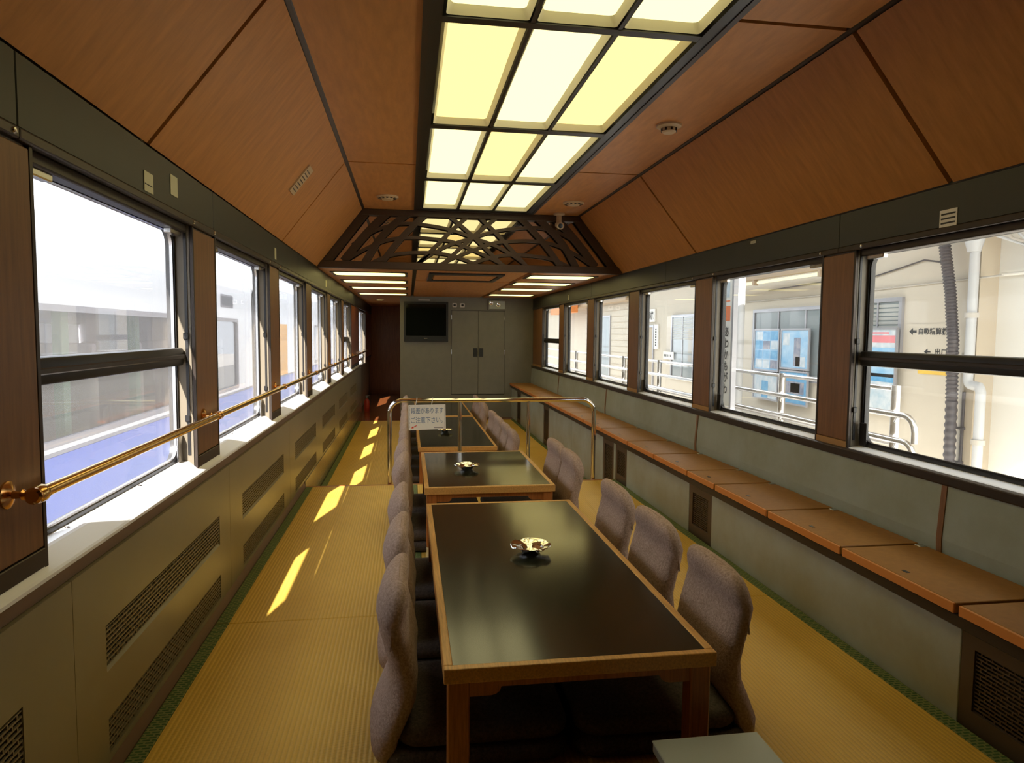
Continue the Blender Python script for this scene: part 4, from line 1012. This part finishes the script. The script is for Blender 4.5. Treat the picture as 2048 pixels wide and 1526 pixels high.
# corrugated hose
m = MB(); pth = []; rad = []
ctrl = [(5.11, 2.6), (5.075, 1.9), (4.985, 1.5), (4.93, 1.1), (4.91, .6), (4.895, PZ)]
n = 300
for i in range(n + 1):
    u = i / n * (len(ctrl) - 1); k = min(int(u), len(ctrl) - 2); f_ = u - k
    pth.append((WX - .108, ctrl[k][0] + (ctrl[k + 1][0] - ctrl[k][0]) * f_, ctrl[k][1] + (ctrl[k + 1][1] - ctrl[k][1]) * f_)); rad.append(.046 if i % 4 < 2 else .038)
m.tube(pth, rad, 12); outs(m, 'corrugated_hose', 'pipe_dark', 'black corrugated hose hanging down the station wall', 'hose', smooth=True)
# drain pipe with hopper and offset
dp = thing('drain_pipe', 'grey drainpipe with a hopper and an offset bend on the station wall', 'pipe', (WX - .05, 4.87, PZ))
y1_, y2_ = 4.81, 4.68
pp = [(WX - .06, y1_, 1.82), (WX - .06, y1_, .79)] + [(WX - .06, y1_ - .05 * (1 - math.cos(a)), .79 - .05 * math.sin(a)) for a in (.4, .8, 1.2, 1.57)] + [(WX - .06, y2_ + .05 * (1 - math.cos(a)) , .74 - .05 * (1 - math.sin(1.57 - a)) * 0) for a in (1.57, 1.0)] + [(WX - .06, y2_ + .012, .725), (WX - .06, y2_, .69), (WX - .06, y2_, PZ)]
MB().tube(pp, .036, 14).build('pipe', 'pipe_grey', dp, smooth=True)
MB().lathe([(.046, 0), (.05, .02), (.075, .11), (.08, .17), (.08, .21), (.07, .21)], (WX - .07, y1_, 1.80), 18).build('hopper', 'pipe_grey', dp, smooth=True)
for yy, zz in ((y1_, 1.3), (y2_, .3)): MB().lathe([(.044, -.02), (.05, -.02), (.05, .02), (.044, .02)], (WX - .06, yy, zz), 14).build('pipe_clip', 'conduit', dp, smooth=True)
for n_, (y, mt) in enumerate(((4.915, 'conduit'), (4.885, 'pipe_dark'))):
    c_ = thing('wall_conduit', '%s vertical conduit between the hose and the drainpipe' % ('pale' if n_ == 0 else 'dark'), 'pipe', (WX - .02, y, PZ))
    MB().tube([(WX - .02, y, PZ), (WX - .02, y, .68 if n_ else 1.0)], .012, 8).build('tube', mt, c_, smooth=True)
    for zz in (.1, .38): MB().box(WX - .036, WX - .002, y - .022, y + .022, zz - .01, zz + .01, .002, 1).build('clip', 'pipe_dark', c_)
outs(MB().tube([(WX + .12, 4.75, 1.62), (WX + .12, 3.0, 1.60)], .014, 8), 'white_conduit', 'white_paint', 'white conduit on the set-back part of the station wall', 'pipe', smooth=True)
cb = thing('wire_bundle', 'tangle of thick cables arching over the set-back station wall', 'cables', (WX, 4.3, 1.9))
for k in range(5):
    q = [(WX - .10 + .03 * k, 4.92 - .05 * k, 2.6), (WX - .12 + .03 * k, 4.80 - .07 * k, 2.15 - .02 * k), (WX - .05 + .03 * k, 4.62 - .10 * k, 1.90 - .03 * k), (WX + .08, 4.35 - .14 * k, 1.76 - .02 * k), (WX + .11, 3.8 - .1 * k, 1.70 + .03 * k)]
    MB().tube(q, .012, 8).build('cable', 'conduit' if k % 2 else 'pipe_grey', cb, smooth=True)
# station windows and doors
def office(name, y0, y1, z0, z1, label, n=2, blind=True, mat='office_glass'):
    t = thing(name, label, 'window', (WX, (y0 + y1) / 2, z0))
    MB().ring([(WX - .03, p[0], p[1]) for p in rrect(y0, y1, z0, z1, .002, 2)], [(WX - .03, p[0], p[1]) for p in rrect(y0 + .04, y1 - .04, z0 + .04, z1 - .04, .002, 2)], (.03, 0, 0)).build('frame', 'alu_frame', t)
    w_ = (y1 - y0 - .08) / n
    for k in range(n):
        MB().box(WX - .014, WX - .006, y0 + .04 + k * w_, y0 + .04 + (k + 1) * w_ - .02, z0 + .04, z1 - .04).build('pane', mat, t)
        if k: MB().box(WX - .026, WX - .004, y0 + .025 + k * w_, y0 + .045 + k * w_, z0 + .03, z1 - .03).build('mullion', 'alu_frame', t)
    if blind:
        for k in range(9): MB().box(WX - .018, WX - .0145, y0 + .05, y1 - .05, z1 - .09 - k * .04, z1 - .062 - k * .04).build('blind_slat', 'blind_grey', t)
office('office_window', 5.63, 6.3, 0.95, 1.49, 'louvred grey station window behind the travel poster')
office('office_window', 6.55, 8.35, 0.60, 1.46, 'wide station window behind the two columns of posters', 3, False)
office('office_window', 10.2, 11.15, 0.38, 1.46, 'aluminium station window with a blind seen through the third bench window', 2)
office('office_door', 8.75, 9.4, PZ, 1.42, 'beige station door beside the name board', 1, False, 'station_beige')
office('office_door', 12.0, 12.75, PZ, 1.30, 'narrow brownish station door past the aluminium window', 1, False, 'station_beige')
office('office_door', 14.75, 15.6, PZ, 1.55, 'grey door opening in the far clapboard wall', 1, False)
# wall writing
ws = thing('direction_lettering', 'black direction lettering with arrows on the cream station wall', 'sign', (WX, 5.3, 1.15))
bp_ = MB().box(WX - .004, WX - .001, 5.06, 5.56, .93, 1.24).build('sign_plate', 'station_cream', ws)
text_mesh('lettering', '自動精算機', .062, .335, 'ink', (WX - .005, 5.435, 1.142), (0, -1, 0), (0, 0, 1), bp_, bold=.02)
MB().prism([(WX - .0065, 5.55, 1.173), (WX - .0065, 5.505, 1.205), (WX - .0065, 5.505, 1.184), (WX - .0065, 5.46, 1.184), (WX - .0065, 5.46, 1.162), (WX - .0065, 5.505, 1.162), (WX - .0065, 5.505, 1.141)], (.001, 0, 0)).build('arrow', 'ink', bp_)
text_mesh('lettering', '出口', .060, .13, 'ink', (WX - .005, 5.235, .965), (0, -1, 0), (0, 0, 1), bp_, bold=.02)
MB().prism([(WX - .0065, 5.36, .995), (WX - .0065, 5.32, 1.022), (WX - .0065, 5.32, 1.001), (WX - .0065, 5.285, 1.001), (WX - .0065, 5.285, .989), (WX - .0065, 5.32, .989), (WX - .0065, 5.32, .968)], (.001, 0, 0)).build('arrow', 'ink', bp_)
outs(MB().box(WX - .008, WX - .001, 5.09, 5.42, .80, .84), 'yellow_strip', 'yellow_sign', 'narrow yellow strip sign below the exit lettering', 'sign')
# posters on stands
def poster(y0, y1, z0, z1, label, blocks, x=WX - .06, frame='alu_frame', stand=False):
    t = thing('poster', label, 'poster', (x, (y0 + y1) / 2, z0))
    MB().ring([(x - .012, p[0], p[1]) for p in rrect(y0 - .02, y1 + .02, z0 - .02, z1 + .02, .008, 3)], [(x - .012, p[0], p[1]) for p in rrect(y0, y1, z0, z1, .004, 3)], (.02, 0, 0)).build('poster_frame', frame, t)
    MB().box(x - .004, x + .004, y0 - .005, y1 + .005, z0 - .005, z1 + .005).build('sheet', blocks[0][4], t)
    for u0, u1, v0, v1, mt in blocks[1:]:
        MB().box(x - .0055, x - .0042, y1 - (y1 - y0) * u1, y1 - (y1 - y0) * u0, z0 + (z1 - z0) * v0, z0 + (z1 - z0) * v1).build('picture_block', mt, t)
    if stand:
        for y in (y0 + .03, y1 - .03): MB().box(x - .004, x + .012, y - .012, y + .012, PZ, z0 - .01).build('stand_leg', 'alu_frame', t)
    return t
px_ = WX - .35
sc_ = px_ / WX
p1 = poster(5.64, 6.10, 0.42, 1.19, 'blue travel poster with red lettering behind the platform railing', [(0, 1, 0, 1, 'poster_pale'), (0, 1, .42, .78, 'poster_blue'), (0, 1, .36, .46, 'poster_sea'), (.02, .98, .84, .93, 'ink_rose'), (.1, .8, .95, .97, 'ink_rose')])
po2 = [(0, 1, 0, 1, 'poster_blue')]
random.seed(3)
for r in range(4):
    for c in range(3): po2.append((.04 + c * .32, .33 + c * .32, .04 + r * .24, .25 + r * .24, random.choice(['poster_sea', 'poster_pale', 'poster_dark', 'poster_sea'])))
poster(7.64, 8.20, .70, 1.19, 'blue poster made of many small photographs', po2)
poster(7.02, 7.57, .75, 1.19, 'pale blue travel poster with a tall dark rock shape', [(0, 1, 0, 1, 'poster_blue'), (.48, .72, .05, .8, 'poster_dark'), (.55, .9, .04, .3, 'poster_pale'), (.05, .3, .6, .92, 'poster_pale')])
poster(7.64, 8.20, .34, .65, 'white lower poster with a blue cone shape', [(0, 1, 0, 1, 'poster_pale'), (.35, .62, .02, .7, 'poster_sea')], stand=False)
poster(7.02, 7.57, .34, .70, 'blue lower poster with a white animal picture', [(0, 1, 0, 1, 'poster_sea'), (.1, .9, .3, .7, 'poster_dark'), (.4, .75, .35, .65, 'poster_pale')], stand=False)
# station name board
nb = thing('station_name_board', 'tall white board reading the station name in hiragana with an orange square', 'sign', (3.0, 6.1, .35))
NY0, NY1 = 5.945, 6.25
brd = MB().box(3.0, 3.03, NY0 + .06, NY1, .45, 1.95, .003, 1).build('board', 'white_paint', nb)
MB().box(3.0, 3.045, NY0 + .025, NY0 + .058, PZ, 2.2).build('post', 'alu_frame', nb)
outs(MB().lathe([(.05, 0), (.05, 2.9)], (3.7, 7.2, PZ), 20), 'canopy_post', 'pipe_grey', 'white round post behind the station name board', 'post', smooth=True)
text_mesh('lettering', 'あわかもがわ', .64, .095, 'ink', (2.999, 6.135, .565), (0, -1, 0), (0, 0, 1), brd, vertical=True, bold=.03)
MB().box(2.9985, 3.0, 6.03, 6.14, 1.26, 1.40).build('orange_square', 'ink_orange', brd)
MB().box(2.9985, 3.0, 6.04, 6.19, 1.44, 1.452).build('orange_rule', 'ink_orange', brd)
MB().box(2.9985, 3.0, 6.05, 6.18, 1.48, 1.62).build('pictogram', 'poster_pale', brd)
MB().box(2.9985, 3.0, 6.04, 6.19, 1.66, 1.672).build('orange_rule', 'ink_orange', brd)
# further wall signs
t = thing('machine_sign', 'white sign with black lettering beside the far station door', 'sign', (WX, 12.3, 1.36))
b_ = MB().box(WX - .03, WX - .002, 11.95, 12.65, 1.36, 1.60, .003, 1).build('plate', 'white_paint', t)
text_mesh('lettering', '算機', .16, .32, 'ink', (WX - .03, 12.33, 1.40), (0, -1, 0), (0, 0, 1), b_, bold=.02)
t = thing('vertical_sign', 'narrow vertical white sign with dark printing on the station wall', 'sign', (WX, 11.9, .85))
b_ = MB().box(WX - .03, WX - .002, 11.77, 11.97, .86, 1.31, .003, 1).build('plate', 'white_paint', t)
for k in range(7): MB().box(WX - .0315, WX - .0300, 11.84, 11.90, .92 + k * .048, .95 + k * .048).build('printed_mark', 'ink', b_)
t = thing('small_sign', 'small white sign with a dot below the aluminium window glass', 'sign', (WX, 11.2, .7))
b_ = MB().box(WX - .045, WX - .032, 10.98, 11.45, .70, .83, .002, 1).build('plate', 'white_paint', t)
for k in range(5): MB().box(WX - .0465, WX - .045, 11.08 + k * .07, 11.12 + k * .07, .745, .785).build('printed_mark', 'ink', b_)
t = thing('orange_sign', 'orange hanging panel under the far canopy', 'sign', (WX - .4, 17.8, 1.66))
MB().box(WX - .5, WX - .3, 16.6, 19.0, 1.66, 2.05, .01, 1).build('panel', 'orange_panel', t)
for y in (16.9, 18.7): MB().tube([(WX - .4, y, 2.04), (WX - .4, y, 2.625)], .012, 6).build('hanger_rod', 'soffit', t)
# platform railing of steel tube
pr_ = thing('platform_railing', 'stainless tube railing with rounded ends on the station platform', 'railing', (3.3, 8, PZ))
QX = 3.3
MB().tube([(QX, 4.20, .768), (QX, 20, .768)], .017, 10).build('rail', 'steel', pr_, smooth=True)
for z in (0.60, 0.425):
    r_ = .10
    pa = [(QX - .05, 20, z)] + [(QX - .05, 4.02, z)] + [(QX - .05, 4.02 - r_ * math.sin(a), z - r_ * (1 - math.cos(a))) for a in (.4, .8, 1.2, 1.57)] + [(QX - .05, 4.02 - r_, z - r_ - .07)]
    MB().tube(pa, .021, 12).build('hand_rail', 'steel', pr_, smooth=True)
MB().tube([(QX, 4.16, z_ := .385), (QX, 20, .385)], .012, 8).build('rail', 'steel', pr_, smooth=True)
for y in (4.17, 5.6, 7.1, 8.6, 10.1, 11.6, 13.1, 14.6, 16.1):
    p_ = MB().tube([(QX, y, PZ), (QX, y, .79)], .03, 14).build('post', 'steel', pr_, smooth=True)
    for z in (0.60, 0.425): MB().tube([(QX - .02, y - .02, z - .06), (QX - .05, y - .06, z - .05), (QX - .05, y - .08, z - .018)], .006, 6).build('bracket', 'steel', p_, smooth=True)
# bench on the platform
outs(MB().box(3.95, 4.2, 6.6, 7.6, -.02, .03, .01, 1), 'plank_bench', 'conduit', 'low plank bench behind the platform railing', 'bench')
